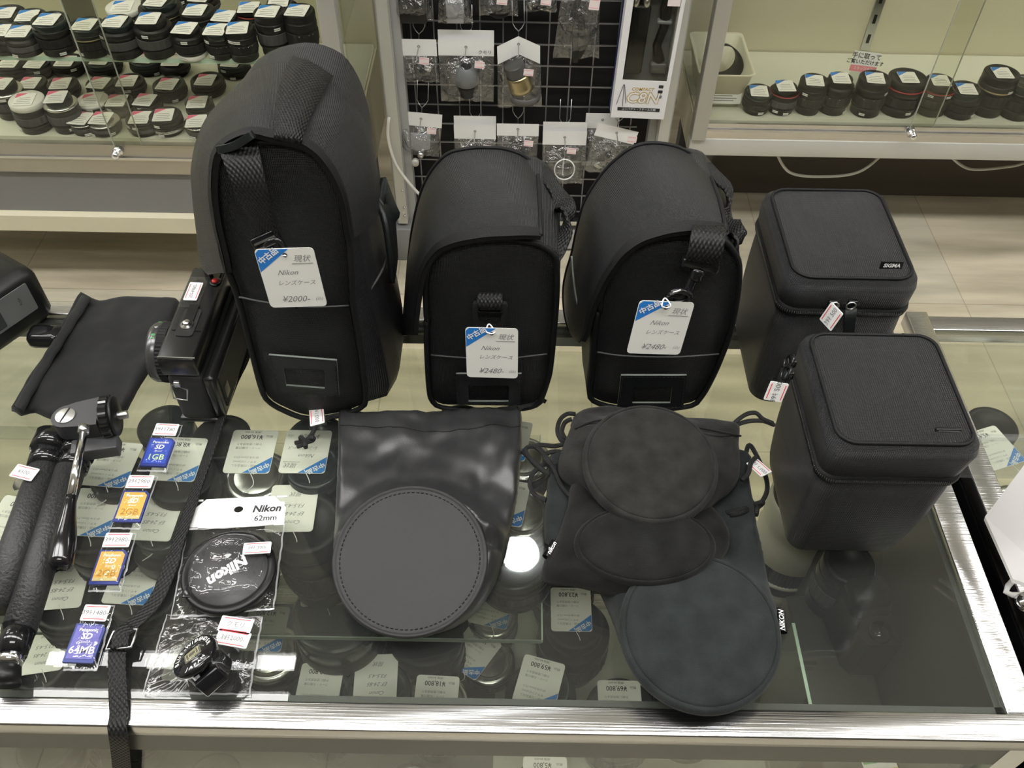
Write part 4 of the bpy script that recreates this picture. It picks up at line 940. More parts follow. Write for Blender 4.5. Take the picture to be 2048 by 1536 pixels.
for px in ((1668, 612), (1702, 612)):
    b = MB(); a = Q(px[0], px[1], .4895); pts = [a + Vector((.0035 * math.cos(u * .7), 0, .0035 * math.sin(u * .7))) for u in range(9)]; b.tube(pts, .0007, STEEL, 6, closed=True); b.build('pull_ring', T4)
pl = MB(); pl.ribbon([Q(1702, 618, .490), Q(1700, 640, .488), Q(1697, 668, .487), Q(1692, 700, .487)], Vector((1, 0, 0)), .0085, .0016, LEATHER); pl.build('zip_pull', T4)
def sticker_tag(center, M, w, h, txt, label, lines=True):
    b = MB(); b.plate(rrect(w / 2, h / 2, .0006, 1), 0, .0006, WHITE, M)
    for yy in (.38, -.38): b.box((0, yy * h, .0007), (w * .8, h * .045, .0002), RED, M)
    b.text(txt, PRINTG, h * .40, (0, 0), M, .0008, 'CENTER')
    return b
Mt = Matrix.Translation(Q(1663, 633, .480)) @ Matrix.Rotation(math.radians(-58), 4, 'Z') @ Matrix.Rotation(math.radians(82), 4, 'X') @ Matrix.Rotation(math.radians(82), 4, 'Z')
tag(sticker_tag(0, Mt, .019, .013, '39ｷ 500', '').build('price_sticker'), 'white red lined price sticker on the zip pull of the farther square case', 'price sticker', 'red lined price stickers')
a = Q(1576, 742, .425)
b = MB()
for px, yy in (((1578, 722), .405), ((1572, 745), .398)):
    c_ = Q(px[0], px[1], yy); pts = [c_ + Vector((0.002 * math.sin(u * .7), .0045 * math.cos(u * .7), .0045 * math.sin(u * .7))) for u in range(9)]; b.tube(pts, .0008, BLKG, 6, closed=True)
b.build('pull_ring', T5)
b = MB(); 
for px, yy in (((1585, 722), .408), ((1580, 745), .400)): c_ = Q(px[0], px[1], yy); b.box(c_, (.004, .008, .006), BLKG, None, .001)
b.build('zip_slider', T5)
b = MB(); b.ribbon([Q(1570, 740, .402), Q(1561, 762, .398), Q(1553, 790, .396)], Vector((0, 1, 0)), .009, .0014, LEATHER); b.build('zip_pull', T5)
Mt = Matrix.Translation(Q(1552, 783, .388)) @ Matrix.Rotation(math.radians(74), 4, 'X') @ Matrix.Rotation(math.radians(80), 4, 'Z')
tag(sticker_tag(0, Mt, .0145, .0125, '39ｷ 500', '').build('price_sticker'), 'white red lined price sticker on the zip pull of the nearer square case', 'price sticker', 'red lined price stickers')
# ================================================================ soft pouches on the counter
PLE = mat('soft_leatherette', (.030, .030, .031), .33, bump=(1400, .00012, 2), spec=.6)
PLD = mat('leatherette_disc', (.0215, .0207, .0205), .5, bump=(2200, .00012, 2), spec=.3)
SU1 = mat('suede_warm_black', (.023, .0225, .0208), .95, spec=.15, sheen=.08, bump=(900, .0005, 4), var=(70, .35, 4))
SU2 = mat('suede_dark', (.011, .011, .0105), .95, spec=.15, sheen=.08, bump=(900, .0005, 4), var=(60, .4, 4))
SU3 = mat('suede_grey_green', (.0205, .0240, .0240), .95, spec=.15, sheen=.08, bump=(900, .0005, 4), var=(60, .25, 4))
CLO = mat('microfibre_black', (.013, .0133, .0133), .8, spec=.2, sheen=.08, var=(25, .2, 3))
CORD = weave('braided_cord', (.012, .012, .012), .0018, .0005, .5, diag=True)
def in_ring(outline, cen, n):
    """outline resampled by angle round cen"""
    pts = spline(outline, 400, True); res = []
    ang = [(math.atan2(p.y - cen.y, p.x - cen.x), (p - cen).length) for p in pts]
    for j in range(n):
        a = -math.pi + 2 * math.pi * j / n; best = min(ang, key=lambda q: abs((q[0] - a + math.pi) % (2 * math.pi) - math.pi)); res.append(Vector((cen.x + best[1] * math.cos(a), cen.y + best[1] * math.sin(a), 0)))
    return res
def pillow(outline_px, cen_px, zpl, zb, hfun, m, n=140, rows=34, edge=.006):
    """soft body: polar grid inside a traced outline, height by hfun(x, y, t)"""
    out = [P(a, b, zpl) for a, b in outline_px]; cen = P(cen_px[0], cen_px[1], zpl); cen.z = 0
    for p in out: p.z = 0
    R = in_ring(out, cen, n); b = MB(); rings = []
    bot = [(cen.lerp(p, .96).x, cen.lerp(p, .96).y, zb) for p in R]; rings.append(bot)
    for k in range(rows + 1):
        t = 1 - k / rows; t2 = t ** .8 if t > 0 else .0003
        r = []
        for p in R:
            q = cen.lerp(p, max(t2, .0004)); d = (p - cen).length * (1 - t2)
            e = min(1, d / edge); e = math.sqrt(max(0, 1 - (1 - e) ** 2))
            r.append((q.x, q.y, zb + .0025 * (1 if k else .5) + e * hfun(q.x, q.y, t2)))
        rings.append(r)
    b.loft(rings, m)
    return b, R, cen
def sstep(a, b, x):
    t = max(0, min(1, (x - a) / (b - a))); return t * t * (3 - 2 * t)
def disc_part(t, cen, rad, tx, ty, m, name, rim=.0022, stitch=False, dome=.002, squash=1.0, rz=0.0, thick=.006, rimm=None):
    """stiff round base of a drawstring pouch, tilted: tx about x, ty about y"""
    M = Matrix.Translation(cen) @ Matrix.Rotation(rz, 4, 'Z') @ Matrix.Rotation(tx, 4, 'X') @ Matrix.Rotation(ty, 4, 'Y') @ Matrix.Diagonal((1, squash, 1, 1))
    b = MB(); n = 96
    prof = [(rad * .93, -thick), (rad * .985, -thick * .6), (rad * 1.0, -.001), (rad * .99, .0012), (rad * .965, .0018), (rad * .945, .0006), (rad * .925, .0004)]
    if not stitch: prof = [(rad * .96, -thick), (rad * 1.02, -thick * .7), (rad * 1.025, -thick * .35), (rad * 1.0, -.0012), (rad * .965, .0002), (rad * .95, -.0004), (rad * .945, -.0014), (rad * .94, -.0004), (rad * .92, .0006)]
    rings = [[(r * math.cos(2 * math.pi * j / n), r * math.sin(2 * math.pi * j / n), z) for j in range(n)] for r, z in prof]
    for k in (.85, .6, .3, .0005): rings.append([(rad * k * math.cos(2 * math.pi * j / n), rad * k * math.sin(2 * math.pi * j / n), .0004 + dome * (1 - k * k) + .0010 * fbm(k * math.cos(2 * math.pi * j / n), k * math.sin(2 * math.pi * j / n), 1, 1.6)) for j in range(n)])
    b.loft(rings, m); o = b.build(name, t)
    if stitch:
        s_ = MB(); N = 92
        for j in range(N):
            a0, a1 = 2 * math.pi * j / N, 2 * math.pi * (j + .55) / N
            s_.tube([M @ Vector((rad * .895 * math.cos(a), rad * .895 * math.sin(a), .0008)) for a in (a0, a1)], .00045, BLK, 5)
        s_.build('stitching', o)
    o2 = o; me = o.data
    inv = ROOTM[root_of(o).name].inverted()
    for v in me.vertices: v.co = inv @ (M @ v_local(v.co, root_of(o)))
    me.update(); return M
def v_local(co, root): return ROOTM[root.name] @ co
def cord(t, paths, name='drawstring', r=.0019, ends=True):
    for p in paths:
        pts = [P(a, c, z) for a, c, z in p]; MB().tube(spline(pts, max(20, len(pts) * 8)), r, CORD, 8).build(name, t)
def knot(t, px, z, s=.0042, name='knot'):
    c = P(px[0], px[1], z); b = MB(); pts = []
    for i in range(40):
        a = 2 * math.pi * i / 40; pts.append(c + Vector((s * (math.sin(a) + .55 * math.sin(2 * a)), s * (math.cos(a) - .55 * math.cos(2 * a)) * .9, s * .45 * math.sin(3 * a))))
    b.tube(pts, .0019, CORD, 8, closed=True); return b.build(name, t)
# ---- smooth leather pouch
LP = thing('drawstring_pouch', 'smooth black leather drawstring pouch with a stitched round base lying on the counter', 'pouch', P(840, 1000, ZT), group=None)
LO = [(678, 812), (720, 820), (760, 823), (850, 819), (950, 813), (1000, 812), (1040, 808), (1044, 870), (1038, 960), (1026, 1030), (1010, 1098), (988, 1165), (955, 1215), (900, 1252), (817, 1268), (740, 1250), (690, 1190), (668, 1120), (668, 1050), (672, 960), (676, 880)]
DC = P(820, 1118, .930)
def under(h, x, y, D, r, deg):
    d = math.hypot(x - D.x, y - D.y); top = D.z + math.tan(math.radians(deg)) * (y - D.y) * 1.0 - ZT - .0075
    return min(h, max(.001, top)) if d < r * 1.0 else h if d > r * 1.25 else min(h, max(.001, top) + .004 + (d - r) * .6)
def hl(x, y, t):
    d = math.hypot(x - DC.x, y - DC.y); near = 1 - sstep(.045, .085, d)
    front = sstep(DC.y - .05, DC.y + .05, y)
    h = .010 + near * (.004 + .026 * front) - .004 * sstep(DC.y + .04, DC.y - .06, y)
    # gathered neck
    yn = P(850, 818, ZT).y; g = sstep(yn - .018, yn - .002, y)
    h += g * .0016 * math.sin(x * 520 + 2 * fbm(x, y, 0, 60)) - g * .004
    if y > DC.y + .02: h += .0060 * fbm(x, y, 2, 26) + .0022 * fbm(x, y, 5, 60) * (1 - near) + .0020 * fbm(x * 1.0, y * .35, 8, 80)
    # folds at the right of the base
    fx = P(985, 1100, ZT); u = (x - fx.x) * 1.0; v = (y - fx.y)
    h += .006 * math.exp(-((v - .35 * u) / .004) ** 2) * math.exp(-(u / .02) ** 2) - .006 * math.exp(-((v + .009 - .1 * u) / .005) ** 2) * math.exp(-(u / .02) ** 2)
    return max(.002, under(h, x, y, DC, .0565, 15))
b, R, c_ = pillow(LO, (850, 1020), .907, ZT + .0005, hl, PLE, 180, 56, .008); b.build('body', LP)
def onb(px, py, dz=.0006, hf=hl, zz=.915):
    p = P(px, py, zz); p.z = ZT + .003 + hf(p.x, p.y, .8) + dz; return p
st = MB(); row_ = spline([P(a, c, .912) for a, c in ((680, 852), (760, 858), (850, 862), (920, 862), (980, 854), (1042, 850))], 120)
for j in range(119):
    a, c = row_[j], row_[j].lerp(row_[j + 1], .6)
    a.z = ZT + .0034 + hl(a.x, a.y, .8); c.z = ZT + .0034 + hl(c.x, c.y, .8); st.tube([a, c], .00045, BLK, 4)
st.build('neck_stitching', LP)
disc_part(LP, DC, .0565, math.radians(15), math.radians(0), PLD, 'round_base', stitch=True, dome=.0008, thick=.010)
cord(LP, [[(686, 828, .908), (666, 832, .908), (650, 838, .908), (634, 850, .906), (624, 868, .905), (613, 882, .905)], [(613, 882, .905), (602, 884, .903), (590, 886, .902)], [(613, 884, .905), (604, 890, .903), (594, 893, .902)],
          [(1036, 818, .908), (1050, 812, .907), (1066, 808, .905), (1076, 800, .905)], [(1068, 800, .906), (1066, 790, .906), (1072, 786, .907), (1078, 794, .906), (1086, 800, .904), (1092, 804, .903)]])
knot(LP, (613, 882), .9055); knot(LP, (1074, 797), .9065, .003)
Mt = Matrix.Translation(P(634, 833, .911)) @ Matrix.Rotation(math.radians(-78), 4, 'Z') @ Matrix.Rotation(math.radians(10), 4, 'X')
sb_ = sticker_tag(0, Mt, .0185, .0125, '¥1,000', ''); sb_.plate(rrect(.0115, .0075, .001, 1), -.0008, -.0003, FILM, Mt); tag(sb_.build('price_sticker'), 'white red lined price sticker folded round the cord of the leather pouch', 'price sticker', 'red lined price stickers')
# ---- suede pouches, lowest first
def tab(t, px, py, z, rz, txt, w=.013, h=.0075, tilt=0):
    M = Matrix.Translation(P(px, py, z)) @ Matrix.Rotation(math.radians(rz), 4, 'Z') @ Matrix.Rotation(math.radians(tilt), 4, 'X')
    b = MB(); b.loft([[(w * u, h * .5 * math.cos(a), h * .34 * math.sin(a)) for a in [i * math.pi / 6 for i in range(12)]] for u in (-.5, .5)], BLKG, M=M)
    if txt: b.text(txt, WHITE, h * .62, (0, 0), M, h * .37, 'CENTER', shear=.25, bold=.02)
    b.build('name_tab', t)
C3 = thing('drawstring_pouch', 'largest grey green suede pouch with its round base nearest the rail', 'pouch', P(1400, 1200, ZT), group='suede drawstring pouches')
O3 = [(1105, 905), (1200, 900), (1350, 900), (1490, 902), (1498, 950), (1508, 1010), (1524, 1090), (1540, 1170), (1555, 1230), (1552, 1290), (1535, 1335), (1480, 1380), (1400, 1394), (1330, 1380), (1280, 1340), (1245, 1285), (1222, 1225), (1185, 1150), (1140, 1100), (1095, 1090), (1087, 1040), (1092, 985), (1098, 940)]
D3 = P(1402, 1258, .930)
def h3(x, y, t):
    d = math.hypot(x - D3.x, y - D3.y); near = 1 - sstep(.04, .08, d); front = sstep(D3.y - .05, D3.y + .05, y)
    return under(.013 + near * (.002 + .016 * front) + .003 * fbm(x, y, 1, 38) + .0015 * fbm(x, y, 4, 90), x, y, D3, .0545, 9)
b, R, c_ = pillow(O3, (1370, 1150), .908, ZT + .0005, h3, SU3, 160, 48, .010); b.build('body', C3)
disc_part(C3, D3, .0545, math.radians(9), math.radians(0), SU3, 'round_base', dome=.0025, thick=.012)
tab(C3, 1562, 1244, .912, 84, 'NIKON', .016, .0078)
cord(C3, [[(1492, 905, .912), (1500, 890, .914), (1520, 925, .912), (1533, 960, .912), (1533, 985, .909), (1520, 1008, .908), (1508, 1014, .908)],
          [(1484, 985, .915), (1497, 995, .912), (1508, 1010, .910)], [(1508, 1014, .908), (1488, 1018, .916), (1468, 1022, .918), (1453, 1026, .918)], [(1508, 1016, .908), (1486, 1024, .917), (1460, 1030, .918)],
          [(1092, 1000, .908), (1072, 992, .904), (1060, 972, .904), (1064, 950, .904), (1078, 935, .906), (1092, 925, .908)]])
knot(C3, (1510, 1013), .911, .005)
C2 = thing('drawstring_pouch', 'black suede pouch sandwiched between two others with a name tab at its left', 'pouch', P(1270, 1060, .92), group='suede drawstring pouches')
O2 = [(1150, 950), (1240, 935), (1330, 940), (1400, 980), (1450, 1030), (1465, 1075), (1440, 1120), (1410, 1150), (1360, 1172), (1300, 1182), (1240, 1178), (1180, 1165), (1130, 1152), (1090, 1140), (1084, 1120), (1095, 1090), (1112, 1062), (1135, 1000)]
D2 = P(1290, 1085, .942)
def h2(x, y, t): return .012 + .008 * (1 - sstep(.03, .07, math.hypot(x - D2.x, y - D2.y))) + .0025 * fbm(x, y, 9, 45) + .0012 * fbm(x, y, 4, 100)
b, R, c_ = pillow(O2, (1285, 1060), .93, ZT + .017, h2, SU2, 140, 40, .010)
for i, p in enumerate(b.v):
    if p.x < P(1150, 1100, .92).x: 
        k = sstep(P(1160, 1100, .92).x, P(1090, 1100, .92).x, p.x); p.z = p.z - .006 * k
b.build('body', C2)
disc_part(C2, D2, .0500, math.radians(4), math.radians(-2), SU2, 'round_base', dome=.003, thick=.010, squash=.62)
tab(C2, 1103, 1100, .924, 62, 'nikon', .015, .0080)
cord(C2, [[(1150, 1000, .925), (1125, 975, .918), (1108, 940, .916), (1085, 905, .910), (1066, 893, .908), (1052, 897, .906), (1056, 912, .906), (1078, 934, .908), (1100, 950, .910)]])
C1 = thing('drawstring_pouch', 'uppermost brownish black suede pouch with its round base facing up', 'pouch', P(1310, 900, .93), group='suede drawstring pouches')
O1 = [(1148, 800), (1165, 782), (1195, 775), (1230, 772), (1280, 780), (1330, 790), (1400, 805), (1480, 825), (1484, 870), (1487, 930), (1470, 962), (1440, 985), (1415, 1012), (1370, 1038), (1300, 1046), (1250, 1036), (1200, 1008), (1165, 968), (1125, 935), (1118, 905), (1128, 870), (1142, 835)]
D1 = P(1302, 922, .955)
def h1f(x, y, t):
    D1.z -= 0
    d = math.hypot(x - D1.x, y - D1.y); near = 1 - sstep(.035, .075, d); front = sstep(D1.y - .05, D1.y + .05, y)
    return min(.010 + near * (.008 + .008 * front) + .003 * fbm(x, y, 11, 36) + .0013 * fbm(x, y, 14, 90), .026 + .3 * sstep(.05, .08, d))
b, R, c_ = pillow(O1, (1305, 910), .938, ZT + .022, h1f, SU1, 150, 46, .010)
for p in b.v:
    k = sstep(P(1300, 860, .93).y, P(1300, 800, .93).y, p.y); p.z -= .016 * k
b.build('body', C1)
MB().tube(spline([P(1150, 858, .934), P(1190, 842, .941), P(1260, 838, .947), P(1340, 845, .947), P(1410, 858, .944), P(1482, 872, .935)], 40), .0009, SU2, 6).build('neck_seam', C1)
disc_part(C1, D1, .0505, math.radians(8), math.radians(1), SU1, 'round_base', dome=.0025, thick=.012)
cord(C1, [[(1150, 828, .920), (1134, 828, .918), (1120, 840, .916), (1115, 862, .914), (1122, 880, .914), (1136, 886, .914)], [(1144, 838, .918), (1130, 845, .916), (1124, 862, .914), (1130, 876, .914), (1140, 882, .914)],
          [(1136, 886, .914), (1110, 892, .912), (1085, 890, .91), (1066, 892, .91)], [(1130, 905, .914), (1108, 903, .914), (1090, 910, .912), (1094, 922, .912), (1106, 930, .912)], [(1106, 930, .912), (1115, 938, .914), (1124, 948, .914)], [(1104, 932, .912), (1112, 944, .914), (1120, 952, .914)],
          [(1045, 903, .904), (1062, 920, .905), (1072, 932, .906), (1090, 945, .906)],
          [(1464, 850, .928), (1478, 838, .926), (1494, 828, .920), (1512, 826, .918), (1526, 838, .914), (1545, 846, .908)], [(1466, 854, .926), (1480, 847, .922), (1500, 842, .916), (1525, 842, .912), (1548, 850, .906)],
          [(1484, 960, .925), (1496, 948, .925), (1502, 925, .925), (1512, 914, .925)]])
knot(C1, (1108, 932), .914, .0045)
tab(C1, 1138, 929, .930, 20, '', .010, .006)
Mt = Matrix.Translation(P(1518, 936, .924)) @ Matrix.Rotation(math.radians(-62), 4, 'Z') @ Matrix.Rotation(math.radians(-12), 4, 'Y')
tag(sticker_tag(0, Mt, .0185, .0110, '39ｷ 1,000-', '').build('price_sticker'), 'white red lined price sticker folded round the cord right of the suede pouches', 'price sticker', 'red lined price stickers')
# ---- flat black cloth pouch
CP = thing('cloth_pouch', 'flat black microfibre pouch lying open beside the camera', 'pouch', P(200, 700, ZT))
OC = [(160, 588), (175, 590), (200, 599), (243, 594), (338, 595), (360, 602), (357, 620), (345, 655), (330, 692), (309, 720), (290, 750), (272, 778), (258, 805), (244, 830), (215, 836), (178, 838), (140, 836), (100, 834), (66, 821), (43, 828), (26, 818), (23, 812), (90, 705)]
def hc(x, y, t): return .0065 + .0050 * fbm(x, y, 3, 24) + .0016 * fbm(x, y, 6, 60)
b, R, c_ = pillow(OC, (200, 710), .905, ZT + .0004, hc, CLO, 140, 40, .008)
yr = .6088
b.build('body', CP)
hem = MB(); e0 = [P(a, c, .912) for a, c in ((163, 592), (92, 705), (28, 812))]; e1 = [P(a, c, .9135) for a, c in ((182, 597), (112, 708), (46, 822))]
A_, B_ = spline(e0, 30), spline(e1, 30)
rg = []
for k in (0, .08, .5, .92, 1): rg.append([a.lerp(c, k) + Vector((0, 0, (.0016 if 0 < k < 1 else -.001) + .0005 * math.sin(i * 1.3))) for i, (a, c) in enumerate(zip(A_, B_))])
hem.loft(rg, CLO, closed=False); hem.build('hem', CP)
# ================================================================ clear packets
FSEAM = glassy('film_seam', (.9, .9, .9), .08, 1.5, 2.0, haze=.32, hazecol=(.85, .86, .88))
def film_quad(corn, z, hf, nx=26, ny=34, m=None, seed=0, amp=.0012):
    """corn: near-left, near-right, far-right, far-left points in the photo -> crumpled two-layer film"""
    c = [P(a, d, z) for a, d in corn]; b = MB(); up = []; 
    for i in range(ny + 1):
        v = i / ny; r = []
        for j in range(nx + 1):
            u = j / nx; p = c[0].lerp(c[1], u).lerp(c[3].lerp(c[2], u), v); e = min(1, 6 * min(u, 1 - u, v, 1 - v))
            p = p + Vector((amp * .5 * fbm(u * 9, v * 9, seed + 3) , amp * .5 * fbm(u * 9, v * 9, seed + 7), 0))
            p.z = z + e * (hf(p.x, p.y) + amp * abs(fbm(u * 5, v * 6, seed)) * 2 + amp * .8 * abs(fbm(u * 12 + v * 9, v * 4, seed + 1)))
            r.append(p)
        up.append(r)
    b.loft(up, m or FILM, closed=False)
    b.loft([[Vector((p.x, p.y, z - .0003)) for p in r] for r in up], m or FILM, closed=False)
    ce = (c[0] + c[1] + c[2] + c[3]) / 4
    for ed in (up[0], up[-1], [r[0] for r in up], [r[-1] for r in up]):
        w_in = [(ce - p).normalized() * .0013 for p in ed]; b.loft([[p + Vector((0, 0, .0004)) for p in ed], [p + q + Vector((0, 0, .0009)) for p, q in zip(ed, w_in)]], FSEAM, closed=False)
    return b
def frame_of(a, b_, z):
    """matrix with origin midway, x along a->b"""
    p, q = P(a[0], a[1], z), P(b_[0], b_[1], z); return Matrix.Translation((p + q) / 2) @ Matrix.Rotation(math.atan2(q.y - p.y, q.x - p.x), 4, 'Z'), (q - p).length
NP = thing('cap_packet', 'clear packet with a white Nikon 62mm header holding a black lens cap', 'packet', P(460, 1130, ZT))
Mh, wh = frame_of((375, 1060), (568, 1050), .9022); hh = .0275
hd = MB(); hole = [(.0 + .0036 * math.cos(a * math.pi / 8), hh * .60 + .0030 * math.sin(a * math.pi / 8)) for a in range(16)]
outr = [(-wh / 2, 0), (0, 0), (wh / 2, 0), (wh / 2, hh / 2), (wh / 2, hh), (0, hh), (-wh / 2, hh), (-wh / 2, hh / 2)]
outd = []
for a in range(16):
    ang = a * math.pi / 8; dx, dy = math.cos(ang), math.sin(ang); s_ = min((wh / 2) / abs(dx) if abs(dx) > 1e-6 else 9, ((hh * .4) if dy > 0 else (hh * .6)) / abs(dy) if abs(dy) > 1e-6 else 9); outd.append((dx * s_, hh * .6 + dy * s_))
hd.loft([[(x, y, 0) for x, y in outd], [(x, y, 0) for x, y in hole], [(x, y, .0006) for x, y in hole], [(x, y, .0006) for x, y in outd], [(x, y, 0) for x, y in outd]], WHITE, M=Mh, smooth=False)
for sx in (-1, 1): 
    for yy, hh2 in ((hh * .97, hh * .06), (hh * .03, hh * .06)): hd.box((sx * (wh / 2 - .004), yy, .0003), (.0079, hh2, .0006), WHITE, Mh)
hd.plate([(x + wh * .30, y + hh * .40) for x, y in rrect(.0135, .0105, .001, 2)], .0007, .0009, mat('gloss_label', (.84, .84, .84), .3), Mh)
hd.text('Nikon', INK, .0088, (wh * .30, hh * .56), Mh, .0011, 'CENTER', shear=.2, bold=.035); hd.text('62mm', INK, .0070, (wh * .30, hh * .24), Mh, .0011, 'CENTER', bold=.012)
hd.box((wh * .24, hh * .40, .0010), (.008, .0002, .0001), PENCIL, Mh); hd.build('header_card', NP)
CC = P(457, 1142, .910)
def hcap(x, y): return .0125 * (1 - sstep(.026, .042, math.hypot(x - CC.x, y - CC.y)))
film_quad([(340, 1239), (549, 1219), (570, 1048), (374, 1060)], .9018, hcap, seed=2, amp=.0016).build('clear_bag', NP)
cp = thing('snap_cap', 'round black 62mm Nikon snap lens cap inside the clear packet', 'lens cap', (CC.x, CC.y, .9022))
Mc = Matrix.Translation((CC.x, CC.y, .9026))
c = MB(); c.lathe([(.0310, 0), (.0335, .001), (.0335, .0045), (.0345, .005), (.0345, .0075), (.0330, .0085), (.0300, .0088), (.0295, .0080), (.0285, .0080)], BLK, 72, Mc, caps=False); c.build('rim', cp)
MB().lathe([(.0287, .0080), (.0283, .0088), (.0, .0090)], mat('cap_face', (.035, .035, .037), .42), 72, Mc, caps=False).build('face', cp)
l = MB(); Ml = Mc @ Matrix.Rotation(math.radians(222), 4, 'Z'); l.text('Nikon', WHITE, .0125, (0, .000), Ml, .0093, 'CENTER', shear=.2, bold=.04); l.build('lettering', cp)
gp = MB()
for a in (35, 215): gp.box((.031 * math.cos(math.radians(a)), .031 * math.sin(math.radians(a)), .0082), (.006, .010, .0018), BLKG, Mc, .0006)
gp.build('pinch_grip', cp)
M_, w_ = frame_of((486, 1108), (540, 1105), .9165); s_ = sticker_tag(0, M_ @ Matrix.Translation((0, .0042, 0)), .0205, .0098, '39ｷ 300-', ''); s_.build('price_sticker', NP)
# ---- finder packet
FP = thing('finder_packet', 'clear packet holding a small round viewfinder, below the Nikon cap packet', 'packet', P(410, 1310, ZT))
FC = P(396, 1318, .925)
def hfin(x, y): return .026 * (1 - sstep(.012, .036, math.hypot(x - FC.x - .006, y - FC.y + .004)))
film_quad([(284, 1388), (500, 1391), (526, 1234), (333, 1229)], .9018, hfin, seed=9, amp=.0022).build('clear_bag', FP)
fv = thing('viewfinder', 'small round black wide viewfinder with white lettering inside the clear packet', 'viewfinder', FC)
Mf = Matrix.Translation(P(389, 1312, .926)) @ Vector((-.50, .22, .84)).to_track_quat('Z', 'Y').to_matrix().to_4x4() @ Matrix.Rotation(math.radians(150), 4, 'Z') @ Matrix.Diagonal((1.12, 1.12, 1.12, 1))
MB().lathe([(.0115, -.020), (.0125, -.019), (.0125, -.004), (.0148, -.003), (.0148, .0), (.0140, .0015), (.0, .0015)], BLKG, 48, Mf).build('barrel', fv)
g_ = MB(); g_.box((0, 0, .0019), (.0115, .0085, .0008), mat('finder_glass', (.12, .12, .10), .1), Mf, .0004)
for w2, h2_ in ((.0085, .0060), (.0050, .0036)):
    for sx, sy, a1, a2 in ((0, h2_ / 2, w2, .0003), (0, -h2_ / 2, w2, .0003), (w2 / 2, 0, .0003, h2_), (-w2 / 2, 0, .0003, h2_)): g_.box((sx, sy, .0024), (a1, a2, .0001), mat('frame_line', (.55, .50, .25), .4), Mf)
g_.build('window', fv)
l = MB()
for st_, a0, stp in (('BLUE-WIDE', 170, -15), ('FINDER', 68, -15)):
    for i, ch in enumerate(st_):
        a = math.radians(a0 + stp * i); Mx = Mf @ Matrix.Translation((.0112 * math.cos(a), .0112 * math.sin(a), .0017)) @ Matrix.Rotation(a - math.pi / 2, 4, 'Z'); l.text(ch, WHITE, .0038, (0, 0), Mx, 0, 'CENTER', bold=.02)
for i, ch in enumerate('JAPAN'):
    a = math.radians(238 + 15 * i); Mx = Mf @ Matrix.Translation((.0112 * math.cos(a), .0112 * math.sin(a), .0017)) @ Matrix.Rotation(a + math.pi / 2, 4, 'Z'); l.text(ch, WHITE, .0038, (0, 0), Mx, 0, 'CENTER', bold=.02)
l.build('lettering', fv)
MB().box((0, -.0145, -.012), (.016, .005, .012), BLKG, Mf, .001).build('shoe_foot', fv)
for nm, (a, b__), yy, hgt, tx in (('price_sticker', ((440, 1246), (504, 1255)), .0, .0115, 'クモリ'), ('price_sticker', ((434, 1272), (498, 1283)), .0, .0115, '39ｷ2000-')):
    M_, w_ = frame_of(a, b__, .9120); sticker_tag(0, M_ @ Matrix.Translation((0, yy, 0)), .0235, hgt, tx, '').build(nm, FP)
# ---- memory card packets
NAVY = mat('card_navy', (.02, .035, .20), .35); SDB = mat('card_blue', (.03, .07, .42), .35); SDG = mat('card_gold', (.62, .36, .06), .35); SDP = mat('card_violet', (.10, .09, .36), .3); GSH = mat('gold_strip', (.50, .42, .18), .4)
def sd_packet(q, kind, gb, price, label, seed):
    t = thing('memory_card_packet', label, 'memory card packet', P(*[sum(c[i] for c in q) / 4 for i in (0, 1)], ZT), group='memory cards in clear packets')
    far_l, far_r, near_r, near_l = q
    film_quad([near_l, near_r, far_r, far_l], .9014, lambda x, y: .0032, 14, 26, seed=seed, amp=.0013).build('clear_bag', t)
    M_, w_ = frame_of(far_l, far_r, .9022); L = (P(*far_l, .902) - P(*near_l, .902)).length
    sw = w_ * .86
    s_ = sticker_tag(0, M_ @ Matrix.Translation((.0005, -.0085, .0040)), sw, .0125, price, ''); s_.build('price_sticker', t)
    cd = MB(); w, h = .0215, .0290
    Mc = M_ @ Matrix.Translation((-.0003, -.0160 - h / 2, .0004))
    # follow the lean of the packet
    lean = math.atan2((P(*near_l, .902) - P(*far_l, .902)).x, -(P(*near_l, .902) - P(*far_l, .902)).y)
    o = [(-w / 2, -h / 2), (w / 2, -h / 2), (w / 2, h / 2 - .003), (w / 2 - .003, h / 2), (-w / 2, h / 2)]
    cd.plate(o, 0, .0021, NAVY, Mc)
    face = {'blue': SDB, 'gold': SDG, 'violet': SDP}[kind]
    cd.plate([(x * .86, y * .86 + .0005) for x, y in o], .0022, .0024, face, Mc)
    if kind == 'gold': cd.box((0, -h * .37, .0025), (w * .84, h * .09, .0002), GSH, Mc)
    cd.text('Panasonic', WHITE, .0034, (0, h * .33), Mc, .0026, 'CENTER', bold=.02)
    cd.text('SD', WHITE, .0062, (0, h * .16), Mc, .0026, 'CENTER', bold=.03, shear=.2); cd.text('Speed', WHITE, .0026, (0, h * .02), Mc, .0026, 'CENTER', shear=.3)
    cd.text(gb, mat('card_pale_green', (.55, .75, .25), .4) if kind == 'blue' else mat('card_brown', (.38, .19, .03), .4) if kind == 'gold' else WHITE, .0078, (0, -h * .20), Mc, .0026, 'CENTER', bold=.01)
    cd.build('memory_card', t)
sd_packet([(313, 849), (366, 851), (333, 945), (273, 943)], 'blue', '1GB', '39ｷ1780-', 'blue one gigabyte memory card packet nearest the black cloth pouch', 21)
sd_packet([(259, 952), (317, 953), (279, 1060), (217, 1058)], 'gold', '2GB', '39ｷ2980-', 'gold two gigabyte memory card packet, farther one of the gold pair', 33)
sd_packet([(213, 1067), (274, 1067), (242, 1185), (176, 1184)], 'gold', '2GB', '39ｷ2980-', 'gold two gigabyte memory card packet, nearer one of the gold pair', 45)
